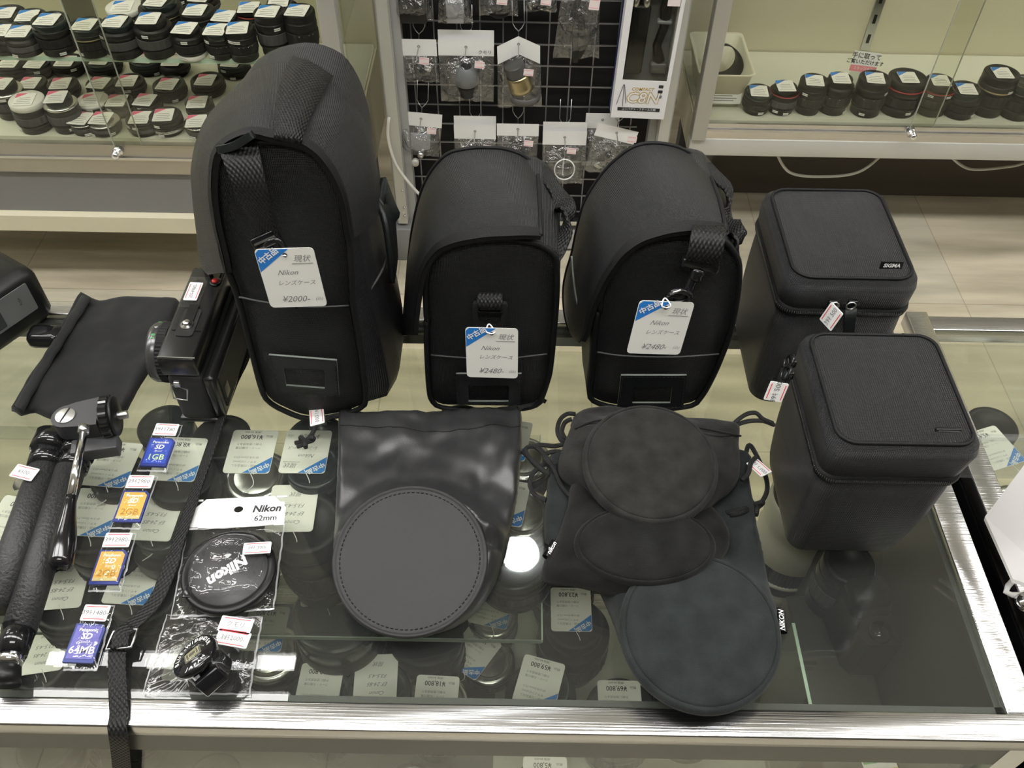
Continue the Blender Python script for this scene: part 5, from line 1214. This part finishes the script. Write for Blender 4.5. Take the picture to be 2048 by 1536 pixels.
sd_packet([(172, 1209), (231, 1211), (194, 1342), (126, 1342)], 'violet', '64MB', '39ｷ1480-', 'violet memory card packet lying nearest the front rail', 57)
# ================================================================ rangefinder camera
KC = thing('film_camera', 'black rangefinder film camera standing on the counter, red shutter button, lens pointing left', 'camera', (-.262, .54, ZT))
KB = mat('camera_black_paint', (.012, .012, .012), .25); KL = mat('camera_leatherette', (.014, .014, .014), .6, bump=(1500, .0003))
Rk = Matrix.Translation((-.2655, .540, ZT)) @ Matrix.Rotation(math.radians(-1.5), 4, 'Z')
b = MB(); b.box((0, 0, .029), (.030, .118, .057), KL, Rk, .006); b.build('body', KC)
b = MB(); b.box((-.001, -.004, .0685), (.0305, .110, .0205), KB, Rk, .002); b.box((-.001, .048, .066), (.0300, .022, .016), KB, Rk, .004); b.build('top_plate', KC)
b = MB(); b.box((.019, 0, .030), (.010, .116, .050), KB, Rk, .003); b.box((.0245, -.005, .030), (.001, .09, .036), KL, Rk); b.box((.0245, -.042, .026), (.0016, .010, .014), KB, Rk, .0004); b.build('back_door', KC)
b = MB(); b.box((0, 0, .0026), (.034, .120, .005), KB, Rk, .002); b.build('base_plate', KC)
Ml = Rk @ Matrix.Translation((-.015, -.012, .036)) @ Matrix.Rotation(math.radians(-90), 4, 'Y')
ls = MB(); ls.lathe([(.024, 0), (.0245, .001), (.0245, .010), (.0235, .0105)], KB, 56, Ml); ls.build('lens_barrel', KC)
n = 100; ls = MB(); ls.loft([[((.0262 + (.0003 if j % 2 else -.0003)) * math.cos(2 * math.pi * j / n), (.0262 + (.0003 if j % 2 else -.0003)) * math.sin(2 * math.pi * j / n), z) for j in range(n)] for z in (.0105, .0175)], LR, M=Ml, caps=True, smooth=False); ls.build('focus_ring', KC)
MB().lathe([(.0255, .0175), (.0262, .018), (.0262, .024), (.0250, .0265), (.0230, .0265), (.0225, .024), (.0, .024)], mat('ring_grey', (.10, .10, .10), .25, .6), 56, Ml).build('front_ring', KC)
nb = MB()
for i, (s_, cm) in enumerate((('16', WHITE), ('8', mat('digit_green', (.1, .5, .15), .5)), ('4', WHITE), ('2.8', mat('digit_green', (.1, .5, .15), .5)))):
    a = math.radians(52 - 22 * i); nb.text(s_, cm, .0045, (0, 0), Ml @ Matrix.Rotation(a, 4, 'Z') @ Matrix.Translation((.0265, 0, .0205)) @ Matrix.Rotation(math.radians(90), 4, 'Y') @ Matrix.Rotation(math.radians(90), 4, 'Z'), .0002, 'CENTER')
for i, s_ in enumerate(('1.5', '3')):
    a = math.radians(40 - 30 * i); nb.text(s_, mat('digit_yellow', (.75, .6, .05), .5), .0048, (0, 0), Ml @ Matrix.Rotation(a, 4, 'Z') @ Matrix.Translation((.0250, 0, .005)) @ Matrix.Rotation(math.radians(90), 4, 'Y') @ Matrix.Rotation(math.radians(90), 4, 'Z'), .0002, 'CENTER')
nb.build('lens_markings', KC)
MT_ = Rk @ Matrix.Translation((0, 0, .0790))
MB().lathe([(.0052, 0), (.0052, .0008), (.0044, .0012)], BLKG, 28, MT_ @ Matrix.Translation((.0085, .032, 0))).build('button_collar', KC)
MB().lathe([(.0028, .001), (.0028, .0022), (.002, .003), (0, .003)], mat('button_red', (.75, .03, .03), .35), 24, MT_ @ Matrix.Translation((.0085, .032, 0))).build('shutter_button', KC)
b = MB(); b.lathe([(.0075, 0), (.0075, .003), (.006, .004)], BLKG, 28, MT_ @ Matrix.Translation((.006, .052, -.004))); b.box((.012, .044, .000), (.004, .020, .0015), BLKG, MT_, .0005); b.build('advance_lever', KC)
b = MB(); b.plate([(x - .001, y - .018) for x, y in rrect(.0075, .016, .003, 3)], 0, .0007, mat('satin_black', (.02, .02, .02), .3), MT_); b.plate([(x - .001, y - .010) for x, y in rrect(.004, .013, .002, 3)], .0008, .0016, KB, MT_)
b.build('rewind_lever', KC)
b = MB(); Mr = MT_ @ Matrix.Translation((-.001, -.021, .001)); b.lathe([(.0055, 0), (.0055, .0005), (.003, .0006), (.003, .003), (.0026, .0034), (0, .0034)], STEEL, 24, Mr); b.build('rewind_knob', KC)
b = MB()
for y0, y1 in ((-.0585, -.030),): b.box((0, y0 + .001, .0005), (.030, .0006, .0006), STEEL, MT_)
b.box((0, -.0272, .0004), (.024, .0004, .0005), BLK, MT_); b.build('top_trim', KC)
b = MB(); b.box((-.0165, .010, .066), (.001, .020, .010), mat('viewfinder_glass', (.04, .05, .07), .05), Rk, .0003); b.build('finder_window', KC)
sp_ = sticker_tag(0, MT_ @ Matrix.Translation((-.0065, .018, .0012)) @ Matrix.Rotation(math.radians(90), 4, 'Z'), .022, .0115, '39ｷ4980-', ''); sp_.build('price_sticker', KC)
b = MB(); b.plate(rrect(.019, .0085, .001, 1), 0, .0003, FILM, MT_ @ Matrix.Translation((-.0065, .018, .0008)) @ Matrix.Rotation(math.radians(90), 4, 'Z')); b.build('clear_sleeve', KC)
b = MB(); Ms = Rk @ Matrix.Translation((-.006, -.0605, .050)); b.box((0, .001, 0), (.005, .004, .006), STEEL, Ms, .0008)
b.tube([Ms @ Vector(p) for p in ((-.004, -.002, .002), (.008, -.002, -.004), (.005, -.003, -.016), (-.006, -.003, -.014))], .0008, STEEL, 6, closed=True); b.build('strap_lug', KC)
# ---- camera strap
ST = thing('camera_strap', 'black webbing strap running over the glass and hanging over the front rail', 'strap', P(330, 1100, ZT))
sp = [P(503, 690, .9035), P(488, 730, .9035), P(468, 770, .904), P(445, 830, .905), P(422, 900, .905), P(398, 965, .905), P(365, 1060, .905), P(335, 1150, .905), P(312, 1200, .905), P(285, 1232, .906), P(262, 1252, .907), P(246, 1268, .908)]
N = 70; pts = spline(sp, N)
b = MB(); b.ribbon(pts, [Vector((1, 0, .9 - .75 * i / N)) if i < N * .75 else Vector((1, .55 * (i - N * .75) / (N * .25), 0)) for i in range(N)], [.0075 + .0035 * min(1, i / 45) for i in range(N)], .0018, WEB); b.build('webbing', ST)
sp = [P(240, 1262, .9085), P(236, 1290, .908), P(234, 1330, .905), P(236, 1380, .903), P(238, 1430, .904)]
sp += [Vector((sp[-1].x + .001, .2190, .9045)), Vector((sp[-1].x + .001, .2150, .898)), Q(240, 1500, .2135), Q(243, 1540, .213), Q(246, 1620, .2135), Q(248, 1720, .2135)]
pts = spline(sp, 60); b = MB(); b.ribbon(pts, Vector((1, 0, 0)), .0120, .0018, WEB); b.build('hanging_webbing', ST)
Mb = Matrix.Translation(P(240, 1279, .9105)) @ Matrix.Rotation(math.radians(8), 4, 'Z')
fr_ = [(-.0085, -.0065), (.0085, -.0065), (.0110, .0065), (-.0055, .0065)]
b = MB(); b.tube([Mb @ Vector((x, y, 0)) for x, y in [fr_[0], (0, -.0065), fr_[1], (.0098, 0), fr_[2], (.003, .0065), fr_[3], (-.007, 0)]], .0009, STEEL, 8, closed=True); b.build('buckle', ST)
b = MB(); b.ribbon(spline([P(262, 1254, .911), P(244, 1268, .9118), P(240, 1290, .9115), P(238, 1300, .909)], 14), Vector((1, .2, 0)), .0115, .0018, WEB); b.build('buckle_loop', ST)
# ================================================================ table tripod
TP = thing('table_tripod', 'folded black table tripod with pan head and handle lying on the counter', 'tripod', P(100, 1050, ZT))
GR = mat('leather_grain_grip', (.022, .022, .023), .5, bump=(420, .0009, 3))
def cyl_px(mb, a, b_, za, zb, r0, r1, m, n=28):
    p, q = P(a[0], a[1], za), P(b_[0], b_[1], zb); mb.tube([p, p.lerp(q, .5), q], lambda u: r0 + (r1 - r0) * u, m, n); return p, q
g1 = MB(); cyl_px(g1, (92, 935), (-8, 1215), .9135, .9135, .0128, .0125, GR); g1.build('leg_grip', TP)
g2 = MB(); cyl_px(g2, (142, 935), (38, 1262), .9130, .9130, .0115, .0115, GR); g2.build('leg_grip', TP)
cb = MB(); cyl_px(cb, (112, 872), (99, 905), .916, .915, .0155, .0155, BLKG); cyl_px(cb, (99, 903), (90, 938), .9145, .914, .0140, .0138, BLKG); cb.build('leg_collar', TP)
cb = MB(); cyl_px(cb, (160, 890), (152, 915), .914, .914, .0140, .0135, BLKG); cyl_px(cb, (152, 915), (143, 940), .913, .913, .0125, .0122, BLKG); cb.build('leg_collar', TP)
cb = MB(); a, b_ = P(108, 880, .917), P(165, 893, .915); cb.box((a + b_) / 2, ((b_ - a).length, .018, .016), BLKG, None, .003); cb.build('hub', TP)
cb = MB(); cyl_px(cb, (38, 1255), (24, 1312), .913, .913, .0118, .0095, CHROME if False else BLKG); cyl_px(cb, (24, 1310), (17, 1332), .912, .912, .0095, .0080, CHROME); cyl_px(cb, (17, 1330), (8, 1368), .911, .910, .0082, .0105, BLK); cb.build('leg_tip', TP)
cb = MB(); cyl_px(cb, (70, 955), (62, 978), .9135, .9135, .01315, .0131, glassy('sticker_film', (.93, .93, .93), .15, 1.5, 2.5, haze=.12)); cb.build('clear_wrap', TP)
M_ = Matrix.Translation(P(63, 966, .9135) + Vector((0, 0, .0136))) @ Matrix.Rotation(math.radians(-14), 4, 'Z'); sticker_tag(0, M_, .0195, .0120, '¥500-', '').build('price_sticker', TP)
hz = .945
Mh = Matrix.Translation(P(132, 832, hz)) @ Matrix.Rotation(math.radians(12), 4, 'Z')
b = MB(); hd_o = [(.0105 * math.cos(a) if a > 1.4 and a < 4.9 else 0, 0) for a in ()]
ol = [(-.0115 * math.sin(math.radians(d)), .0115 * math.cos(math.radians(d))) for d in range(0, 181, 15)]
ol = ol + [(.010, -.0125), (.024, -.013), (.024, .016), (.006, .0135)]
b.plate(ol, -.016, 0, mat('head_grey_black', (.045, .045, .048), .4), Mh); b.build('pan_head', TP)
b = MB(); b.lathe([(.0078, 0), (.0078, .0008), (.0072, .0011), (0, .0011)], mat('spun_steel', (.75, .75, .75), .3, .9), 40, Mh @ Matrix.Translation((-.0005, 0, .0001))); b.box((-.0005, 0, .0013), (.0011, .0150, .0005), BLK, Mh @ Matrix.Rotation(math.radians(-22), 4, 'Z')); b.build('tilt_disc', TP)
Mw = Mh @ Matrix.Translation((.0245, .001, -.009)) @ Matrix.Rotation(math.radians(90), 4, 'Y')
n = 64; b = MB(); b.loft([[((.0175 + (.0004 if (j // 2) % 2 else -.0003)) * k * math.cos(2 * math.pi * j / n), (.0175 + (.0004 if (j // 2) % 2 else -.0003)) * k * math.sin(2 * math.pi * j / n), z) for j in range(n)] for z, k in ((.001, .9), (.002, 1), (.008, 1), (.009, .93))], BLKG, M=Mw, caps=True, smooth=False); b.build('locking_wheel', TP)
b = MB(); b.lathe([(.0165, .009), (.0165, .011), (.015, .012), (0, .012)], BLK, 40, Mw); b.build('camera_plate', TP)
b = MB(); b.lathe([(.0030 + (.0005 if i % 2 else 0), .012 + .0006 * i) for i in range(14)], STEEL, 18, Mw); b.build('camera_screw', TP)
b = MB(); b.box((.018, -.019, -.022), (.036, .014, .012), mat('head_grey_black', (.045, .045, .048), .4), Mh, .001); b.build('lower_plate', TP)
b = MB(); cyl_px(b, (168, 858), (141, 998), .950, .943, .0032, .0032, CHROME, 20); cyl_px(b, (169, 852), (166, 866), .951, .950, .0042, .0042, STEEL, 20); b.build('handle_rod', TP)
b = MB(); p, q = P(142, 992, .9435), P(120, 1138, .930); pts = [p.lerp(q, i / 16) for i in range(17)]
b.tube(pts, lambda u: .0042 + .0046 * sstep(0, .75, u) - .0035 * sstep(.93, 1.0, u), BLKG, 28); b.build('handle_grip', TP)
# ================================================================ flash unit at the left edge
FL = thing('flash_unit', 'black camera flash with a small grey display panel cut by the left photo edge', 'camera flash', (-.46, .56, ZT))
a0, a1 = P(-60, 800, .905), P(84, 640, .96)
Mf = Matrix.Translation((-.4660, .5420, .9005)) @ Matrix.Rotation(math.radians(-32), 4, 'Z')
b = MB(); b.box((-.040, 0, .030), (.066, .150, .060), BLK, Mf, .010); b.build('body', FL)
b = MB(); b.box((-.052, .0, .070), (.058, .085, .026), mat('satin_black', (.02, .02, .02), .3), Mf, .008); b.build('flash_head', FL)
b = MB(); Mp = Mf @ Matrix.Translation((-.0068, .024, .036)) @ Matrix.Rotation(math.radians(90), 4, 'Z') @ Matrix.Rotation(math.radians(90), 4, 'X')
b.plate([(x - .004, y) for x, y in rrect(.040, .0155, .001, 1)], 0, .0006, mat('panel_silver', (.30, .31, .30), .35, .6), Mp); b.plate([(x - .018, y) for x, y in rrect(.022, .0125, .001, 1)], .0007, .001, mat('lcd_dark', (.05, .055, .05), .2), Mp)
b.text('PUSH', INK, .0035, (.024, .002), Mp, .0009, 'CENTER', rot=math.radians(90)); b.build('display_panel', FL)
b = MB(); b.lathe([(.0035, 0), (.0035, .002), (0, .0025)], STEEL, 16, Mp @ Matrix.Translation((-.050, -.004, 0))); b.build('socket', FL)
b = MB(); c_ = P(92, 680, .905); b.box((c_.x + .001, c_.y + .001, .9085), (.030, .020, .016), BLKG, None, .005); tag(b.build('shoe_stand'), 'small black shoe stand beside the flash at the left photo edge', 'flash stand')
# ================================================================ frosted acrylic stand at the right edge
AS = thing('acrylic_stand', 'frosted clear acrylic display stand cut by the right photo edge', 'display stand', (.43, .36, ZT))
FR = mat('frosted_acrylic', (.72, .70, .69), .45, alpha=.92)
pf = [P(1970, 1033, .945), P(2052, 925, .985), P(2150, 925, .985), P(2150, 1200, .935), P(2026, 1158, .925)]
b = MB(); k = Vector((0, -.0012, -.0030)); b.loft([[p for p in pf], [p + k for p in pf]], FR, caps=True, smooth=False); b.build('panel', AS)
b = MB(); b.tube([P(2100, 1090, .915), P(2048, 1137, .912), P(2016, 1172, .905), P(2012, 1184, .904), P(2024, 1190, .904), P(2100, 1190, .904)], .0022, ACRYL if False else mat('acrylic_edge', (.62, .62, .60), .2, alpha=.85), 10); b.build('folded_edge', AS)
b = MB(); b.lathe([(.0, 0), (.006, .001), (.0075, .005), (.006, .010), (0, .012)], CHROME, 24, Matrix.Translation(P(2044, 1212, .901))); b.build('foot', AS)
b = MB(); pa, pb = P(1938, 884, .955), P(2100, 866, .955); b.box((pa + pb) / 2, ((pb - pa).length, .004, .0035), ACRYL, None); b.box(((pa + pb) / 2) - Vector((0, 0, .027)), ((pb - pa).length, .003, .050), ACRYL); b.build('upper_edge', AS)
# ================================================================ packets hanging on the wire rack
YR = 1.80
def hang(cx, top, w, hh, bot, bw, label, content=None, rot=0, two=False, y=YR, seed=0, sticker=None, text=None, bent=False, hook=True):
    """cx, top in photo; w header width px, hh header height px, bot bag bottom px, bw bag width px"""
    c = Q(cx, top, y); e = Q(cx + w / 2, top, y).x - Q(cx - w / 2, top, y).x; H = c.z - Q(cx, top + hh, y).z; B = c.z - Q(cx, bot, y).z; BW = Q(cx + bw / 2, bot, y).x - Q(cx - bw / 2, bot, y).x
    t = thing('hanging_packet', label, 'hanging packet', (c.x, y, c.z - B), group='clear packets hanging on the wire rack')
    M = Matrix.Translation(c) @ Matrix.Rotation(math.radians(-rot), 4, 'Y')
    b = MB()
    def card(dz, dy):
        n = 8; f = []; 
        for zz in (0, -H):
            f.append([(-e / 2 + e * i / n, dy + (-.012 * abs(i / n - .5) * 2 * (1 if bent else 0)), zz + dz - (.016 * (abs(i / n - .5) * 2) if bent else 0)) for i in range(n + 1)])
        b.loft(f, WHITE, closed=False, M=M, smooth=False); b.loft([[(p[0], p[1] + .0008, p[2]) for p in r] for r in f], WHITE, closed=False, M=M, flip=True, smooth=False)
    card(0, -.010)
    if two: card(H * .5, .000)
    b.lathe([(.0032, 0), (.0016, .0004)], mat('hole_grey', (.25, .25, .25), .5), 14, M @ Matrix.Translation((0, -.0108, -H * .42)) @ Matrix.Rotation(math.radians(90), 4, 'X'), caps=False)
    if text: b.text(text, INK, .010, (e * .34, -H * .75), M @ Matrix.Rotation(math.radians(90), 4, 'X'), .0115, 'CENTER')
    b.build('header_card', t)
    f = MB(); nx, ny = 12, 18; fr = []; bk_ = []
    for i in range(ny + 1):
        v = i / ny; ww = e + (BW - e) * v; r = []; r2 = []
        for j in range(nx + 1):
            u = j / nx; ed = min(1, 5 * min(u, 1 - u)); x = (u - .5) * ww; puff = math.sin(math.pi * min(1, v * 1.05)) * .022 * ed
            zz = -H - (B - H) * v + .006 * fbm(u * 3, v * 2, seed) * v
            r.append((x + .003 * fbm(u * 5, v * 5, seed), -.011 - puff - .004 * fbm(u * 7, v * 7, seed + 5) * ed, zz)); r2.append((x, -.008 + puff * .3, zz))
        fr.append(r); bk_.append(r2)
    f.loft(fr, FILMH, closed=False, M=M); f.loft(bk_, FILMH, closed=False, M=M, flip=True)
    f.build('clear_bag', t)
    if sticker:
        sx, sy, sw_, sh_ = sticker; s_ = Q(sx, sy, y - .040); q2 = Matrix.Translation(s_) @ Matrix.Rotation(math.radians(88), 4, 'X') @ Matrix.Rotation(math.radians(-5), 4, 'Z')
        k = MB(); k.plate(rrect(.0105 * sw_, .0075 * sh_, .0006, 1), 0, .0005, mat('sticker_pink_white', (.78, .68, .68), .6), q2); 
        for yy in (-.005, .005): k.box((0, yy * sh_, .0006), (.018 * sw_, .0007, .0002), PINK, q2)
        k.build('price_sticker', t)
    if content: 
        cm = MB(); content(cm, M, H, B, e); cm.build('contents', t)
    if hook:
        hk = thing('peg_hook', 'chromed peg hook on the wire rack holding ' + label.split(' packet')[0].replace('clear', 'the').strip() + ' packet', 'peg hook', (c.x, y, c.z), group='peg hooks on the wire rack')
        h = MB()
        for dx in (-.0125, .0125): h.tube([M @ Vector(p) for p in ((dx, .026, .060), (dx, .024, .012), (dx * .6, .020, .004), (0, .012, .0))], .0011, STEEL, 6)
        h.tube([M @ Vector(p) for p in ((0, .012, 0), (0, -.006, -H * .40), (0, -.060, -H * .42), (0, -.064, -H * .36))], .0012, STEEL, 6)
        h.build('prongs', hk)
    return t
FILMH = glassy('packet_film', (.95, .955, .96), .10, 1.5, 3.2, haze=.035, bump=(24, .018))
def c_disc(mat_, r, dz=.5, th=.008, tilt=80):
    def f(mb, M, H, B, e):
        mb.lathe([(r, 0), (r, th), (r * .92, th * 1.1), (0, th * 1.1)], mat_, 32, M @ Matrix.Translation((0, -.008, -H - (B - H) * dz)) @ Matrix.Rotation(math.radians(tilt), 4, 'X'))
    return f
def c_box(mat_, w, h, d, dz=.5, rot=0, dx=0):
    def f(mb, M, H, B, e): mb.box((0, 0, 0), (w, d, h), mat_, M @ Matrix.Translation((dx, -.014, -H - (B - H) * dz)) @ Matrix.Rotation(math.radians(rot), 4, 'Y'), .003)
    return f
def c_cone(m1, m2):
    def f(mb, M, H, B, e):
        Mx = M @ Matrix.Translation((0, -.018, -H - (B - H) * .40)) @ Matrix.Rotation(math.radians(12), 4, 'X')
        mb.lathe([(.012, .028), (.022, .020), (.028, -.010), (.026, -.012)], m1, 32, Mx, caps=False); mb.lathe([(.024, -.012), (.026, -.016), (.018, -.048), (.016, -.050), (0, -.050)], m2, 32, Mx)
    return f
def c_lens(mb, M, H, B, e):
    Mx = M @ Matrix.Translation((0, -.020, -H - (B - H) * .42)) @ Matrix.Rotation(math.radians(-16), 4, 'Y') @ Matrix.Rotation(math.radians(10), 4, 'X')
    mb.lathe([(.020, .042), (.022, .040), (.022, .018), (.024, .016)], mat('dark_smoke', (.06, .06, .055), .3), 32, Mx); mb.lathe([(.025, .016), (.0265, .010), (.0275, -.008), (.029, -.012), (.029, -.022), (.026, -.024)], LGOLD, 32, Mx)
    mb.lathe([(.031, -.028), (.033, -.030), (.033, -.042), (.028, -.043), (.028, -.030), (.031, -.028)], mat('smoke_hood', (.10, .10, .10), .35), 32, M @ Matrix.Translation((.012, -.012, -H - (B - H) * .50)), caps=False)
def c_ring(mb, M, H, B, e):
    mb.tube([M @ Vector((.003 + .0235 * math.cos(a * .2618), -.030, -H - (B - H) * .50 + .028 * math.sin(a * .2618))) for a in range(24)], .0016, WHITE, 6, closed=True)
    mb.box((0, -.026, -H - (B - H) * .45), (.004, .004, .045), WHITE, M); mb.box((.008, -.026, -H - (B - H) * .5), (.016, .005, .03), BLK, M, .002)
def c_straps(mb, M, H, B, e):
    for dx, r, z0 in ((-.012, 12, .35), (.008, -10, .55), (.018, 25, .75), (-.004, -4, .8)): mb.box((0, 0, 0), (.014, .008, .075), BLK, M @ Matrix.Translation((dx, -.014, -H - (B - H) * z0)) @ Matrix.Rotation(math.radians(r), 4, 'Y'), .003)
def c_misc(mb, M, H, B, e):
    rn = random.Random(int(B * 1e5))
    for i in range(5): mb.box((0, 0, 0), (.016, .006, .010 + .01 * rn.random()), (BLK, BLKG, STEEL, BLK, LR)[i], M @ Matrix.Translation((rn.uniform(-.018, .018), -.014, -H - (B - H) * rn.uniform(.35, .8))) @ Matrix.Rotation(rn.uniform(-1, 1), 4, 'Y'), .002)
SMK = mat('smoke_plastic', (.16, .165, .17), .35); GBX = mat('pale_grey_box', (.33, .34, .35), .35)
hang(822, -62, 70, 34, 36, 74, 'clear packet with dark contents at the top left of the rack', c_box(BLK, .055, .07, .02, .5), seed=1)
hang(908, -62, 62, 34, 42, 70, 'clear packet with a pale grey box at the top of the rack', c_box(GBX, .036, .06, .02, .52), seed=2)
hang(998, -62, 72, 34, 28, 78, 'clear packet with a round dark cap at the top of the rack', c_disc(LR, .026, .6), seed=3, sticker=(1004, 2, 1, 1))
hang(1084, -62, 62, 30, 18, 64, 'clear packet cut by the top photo edge, second from the tripod box', c_misc, seed=4, sticker=(1092, 3, 1, 1))
hang(1164, -62, 76, 34, 112, 92, 'large clear packet with black straps beside the tripod box', c_straps, seed=5, sticker=(1189, 8, 1, 1.6))
hang(837, 74, 72, 33, 160, 74, 'clear packet with a small black case and brass stud, left of second row', c_misc, seed=6, sticker=(848, 122, 1, 1), two=False)
hang(932, 76, 112, 31, 198, 104, 'clear packet with a pale hood over a dark cone, two headers', c_cone(SMK, BLK), seed=7, two=True, sticker=(959, 130, 1, 1), text='クモリ')
hang(1037, 68, 86, 36, 208, 88, 'clear packet with a bent header and a gold ringed lens', c_lens, seed=8, bent=True, sticker=(1057, 145, 1, 1), rot=2)
hang(843, 221, 84, 27, 306, 76, 'clear packet with a rounded square grey cap, left of third row', c_box(GBX, .046, .046, .008, .50), seed=9, rot=-5, sticker=(863, 262, 1, 1))
hang(950, 246, 84, 27, 312, 84, 'clear packet with two stacked headers behind the middle lens case', c_misc, seed=10, two=True, sticker=(975, 296, 1, 1))
hang(1036, 243, 84, 24, 322, 76, 'clear packet with a dark round cap right above the middle lens case', c_disc(BLK, .026, .6), seed=11, sticker=(1057, 287, 1, 1))
hang(1130, 258, 88, 27, 362, 80, 'clear packet with a white ring below three headers', c_ring, seed=12, two=True, sticker=(1143, 302, 1, 1))
hang(1206, 222, 68, 30, 326, 70, 'clear packet mostly behind the tilted one, under the tripod box', c_misc, seed=13, hook=False, y=YR + .02)
hang(1237, 250, 84, 26, 345, 66, 'clear packet with a steeply tilted header under the tripod box', c_misc, seed=14, rot=-14, sticker=(1264, 279, 1, 1), y=YR - .02)
# ---- boxed tripod on the rack
bx0, bx1 = Q(1228, 210, 1.735), Q(1330, 225, 1.735)
TB = thing('boxed_tripod', 'white and navy window box with a small black tripod inside, marked C8N, on the rack', 'tripod box', ((bx0.x + bx1.x) / 2, 1.75, .415))
w = .116; h = .44; Mx = Matrix.Translation(((bx0.x + bx1.x) / 2 - .002, 1.740, .420)) @ Matrix.Rotation(math.radians(1.5), 4, 'Y')
BW_ = mat('box_white', (.74, .74, .76), .45); NV = mat('box_navy', (.01, .015, .12), .45)
b = MB(); b.box((0, .0, .045), (w, .002, .09), BW_, Mx); b.box((0, 0, .357), (w, .002, .17), BW_, Mx); b.box((-w / 2 + .007, 0, .18), (.014, .0022, .19), BW_, Mx); b.box((w / 2 - .004, 0, .18), (.008, .0022, .19), BW_, Mx)
b.box((-w / 2 + .0015, .022, h / 2), (.003, .042, h), BW_, Mx); b.box((w / 2 - .001, .022, h / 2), (.002, .042, h), BW_, Mx); b.box((0, .022, .001), (w, .042, .002), BW_, Mx); b.box((0, .043, h / 2), (w, .002, h), mat('box_inner_grey', (.22, .22, .23), .6), Mx); b.box((-w / 2 - .0008, .036, h / 2), (.0012, .012, h), NV, Mx)
b.build('box', TB)
MB().box((0, -.0004, .18), (w - .02, .0008, .19), CABGLASS, Mx).build('window', TB)
b = MB(); F_ = Mx @ Matrix.Translation((0, -.0013, 0)) @ Matrix.Rotation(math.radians(90), 4, 'X')
GO = mat('box_gold', (.55, .38, .10), .45)
b.text('C8N', GO, .036, (.004, .049), F_, .0004, 'CENTER', bold=.045, shear=.15); b.text('C8N', BW_, .036, (.004, .049), F_, .0012, 'CENTER', shear=.15, bold=.005)
b.text('COMPACT', GO, .010, (.002, .070), F_, .0002, 'CENTER', bold=.02, shear=.2); b.box((.0, .022, .0002), (.092, .008, .0003), INK, F_); b.text('コンパクト・スチール三脚', BW_, .0062, (0, .022), F_, .0006, 'CENTER')
for i in range(3): b.plate([(x + .040, y + .078 - .012 * i) for x, y in rrect(.005, .0035, .001, 1)], .0001, .0004, INK if i < 2 else PENCIL, F_)
for a, c in (((-.040, .080), (-.050, .032)), ((-.038, .080), (-.030, .036)), ((-.039, .080), (-.036, .028))):
    b.box(((a[0] + c[0]) / 2, (a[1] + c[1]) / 2, .0004), (.0016, math.hypot(a[0] - c[0], a[1] - c[1]), .0003), PENCIL, F_ @ Matrix.Translation(((a[0] + c[0]) / 2, (a[1] + c[1]) / 2, 0)) @ Matrix.Rotation(math.atan2(c[0] - a[0], a[1] - c[1]) , 4, 'Z') @ Matrix.Translation((-(a[0] + c[0]) / 2, -(a[1] + c[1]) / 2, 0)))
b.build('print', TB); MB().box((0, .283, .0002), (w, .002, .0003), GO, F_).build('gold_line', TB)
b = MB()
b.box((-.024, .022, .170), (.040, .022, .150), BLK, Mx, .006)
for dx in (-.036, -.014): b.lathe([(.008, 0), (.008, .026)], STEEL, 20, Mx @ Matrix.Translation((dx, .020, .235)))
b.box((-.022, .022, .272), (.048, .022, .022), BLK, Mx, .004); b.build('folded_tripod', TB)
b = MB(); b.tube([Mx @ Vector(p) for p in ((.026, .020, .290), (.026, .02, .24), (.028, .018, .20), (.020, .02, .16), (.030, .022, .125))], lambda u: .007 + .006 * math.sin(u * 5) ** 2, BLK, 14); b.box((.030, .020, .112), (.036, .024, .026), mat('dark_grey_plastic', (.06, .06, .062), .4), Mx, .006); b.box((.026, .014, .214), (.030, .016, .008), SMK, Mx, .003); b.build('pan_handle', TB)
b = MB(); b.plate(rrect(.0125, .0085, .0006, 1), 0, .0005, mat('sticker_pink_white', (.78, .68, .68), .6), F_ @ Matrix.Translation((.036, .262, .001))); b.build('price_sticker', TB)
# ================================================================ more lenses massed on the lower counter shelf
MB().box(((XL - .012) / 2, .356, .6006), (-.012 - XL, .222, .0012), mat('dark_velvet', (.035, .035, .032), .7)).build('dark_shelf_mat', CT)

rnf = random.Random(5)
def infill(x0, x1, y0, y1, z0, zmax, nmax, label):
    k = 0
    for i in range(nmax * 60):
        x, y = rnf.uniform(x0, x1), rnf.uniform(y0, y1); r = rnf.uniform(.026, .033); h = rnf.uniform(.055, zmax - z0)
        if all((math.hypot(x - a, y - b) > r * 1.03 + c) or z0 > d2 + .004 or z0 + h < d1 - .004 for a, b, c, d1, d2 in LPOS):
            lens(x, y, z0 + .0006, h, r, rnf.choice(('black', 'black', 'line', 'grey', 'gold')), None, label, 'untagged lenses massed inside the counter', seg=36, stickers=False); k += 1
            if k >= nmax: break
infill(-.42, -.05, .275, .43, LS + .0008, .735, 16, 'untagged dark lens massed on the lower shelf in the left half of the counter')
infill(-.40, .0, .40, .53, GS, .84, 14, 'untagged dark lens between tagged ones on the glass shelf inside the counter')
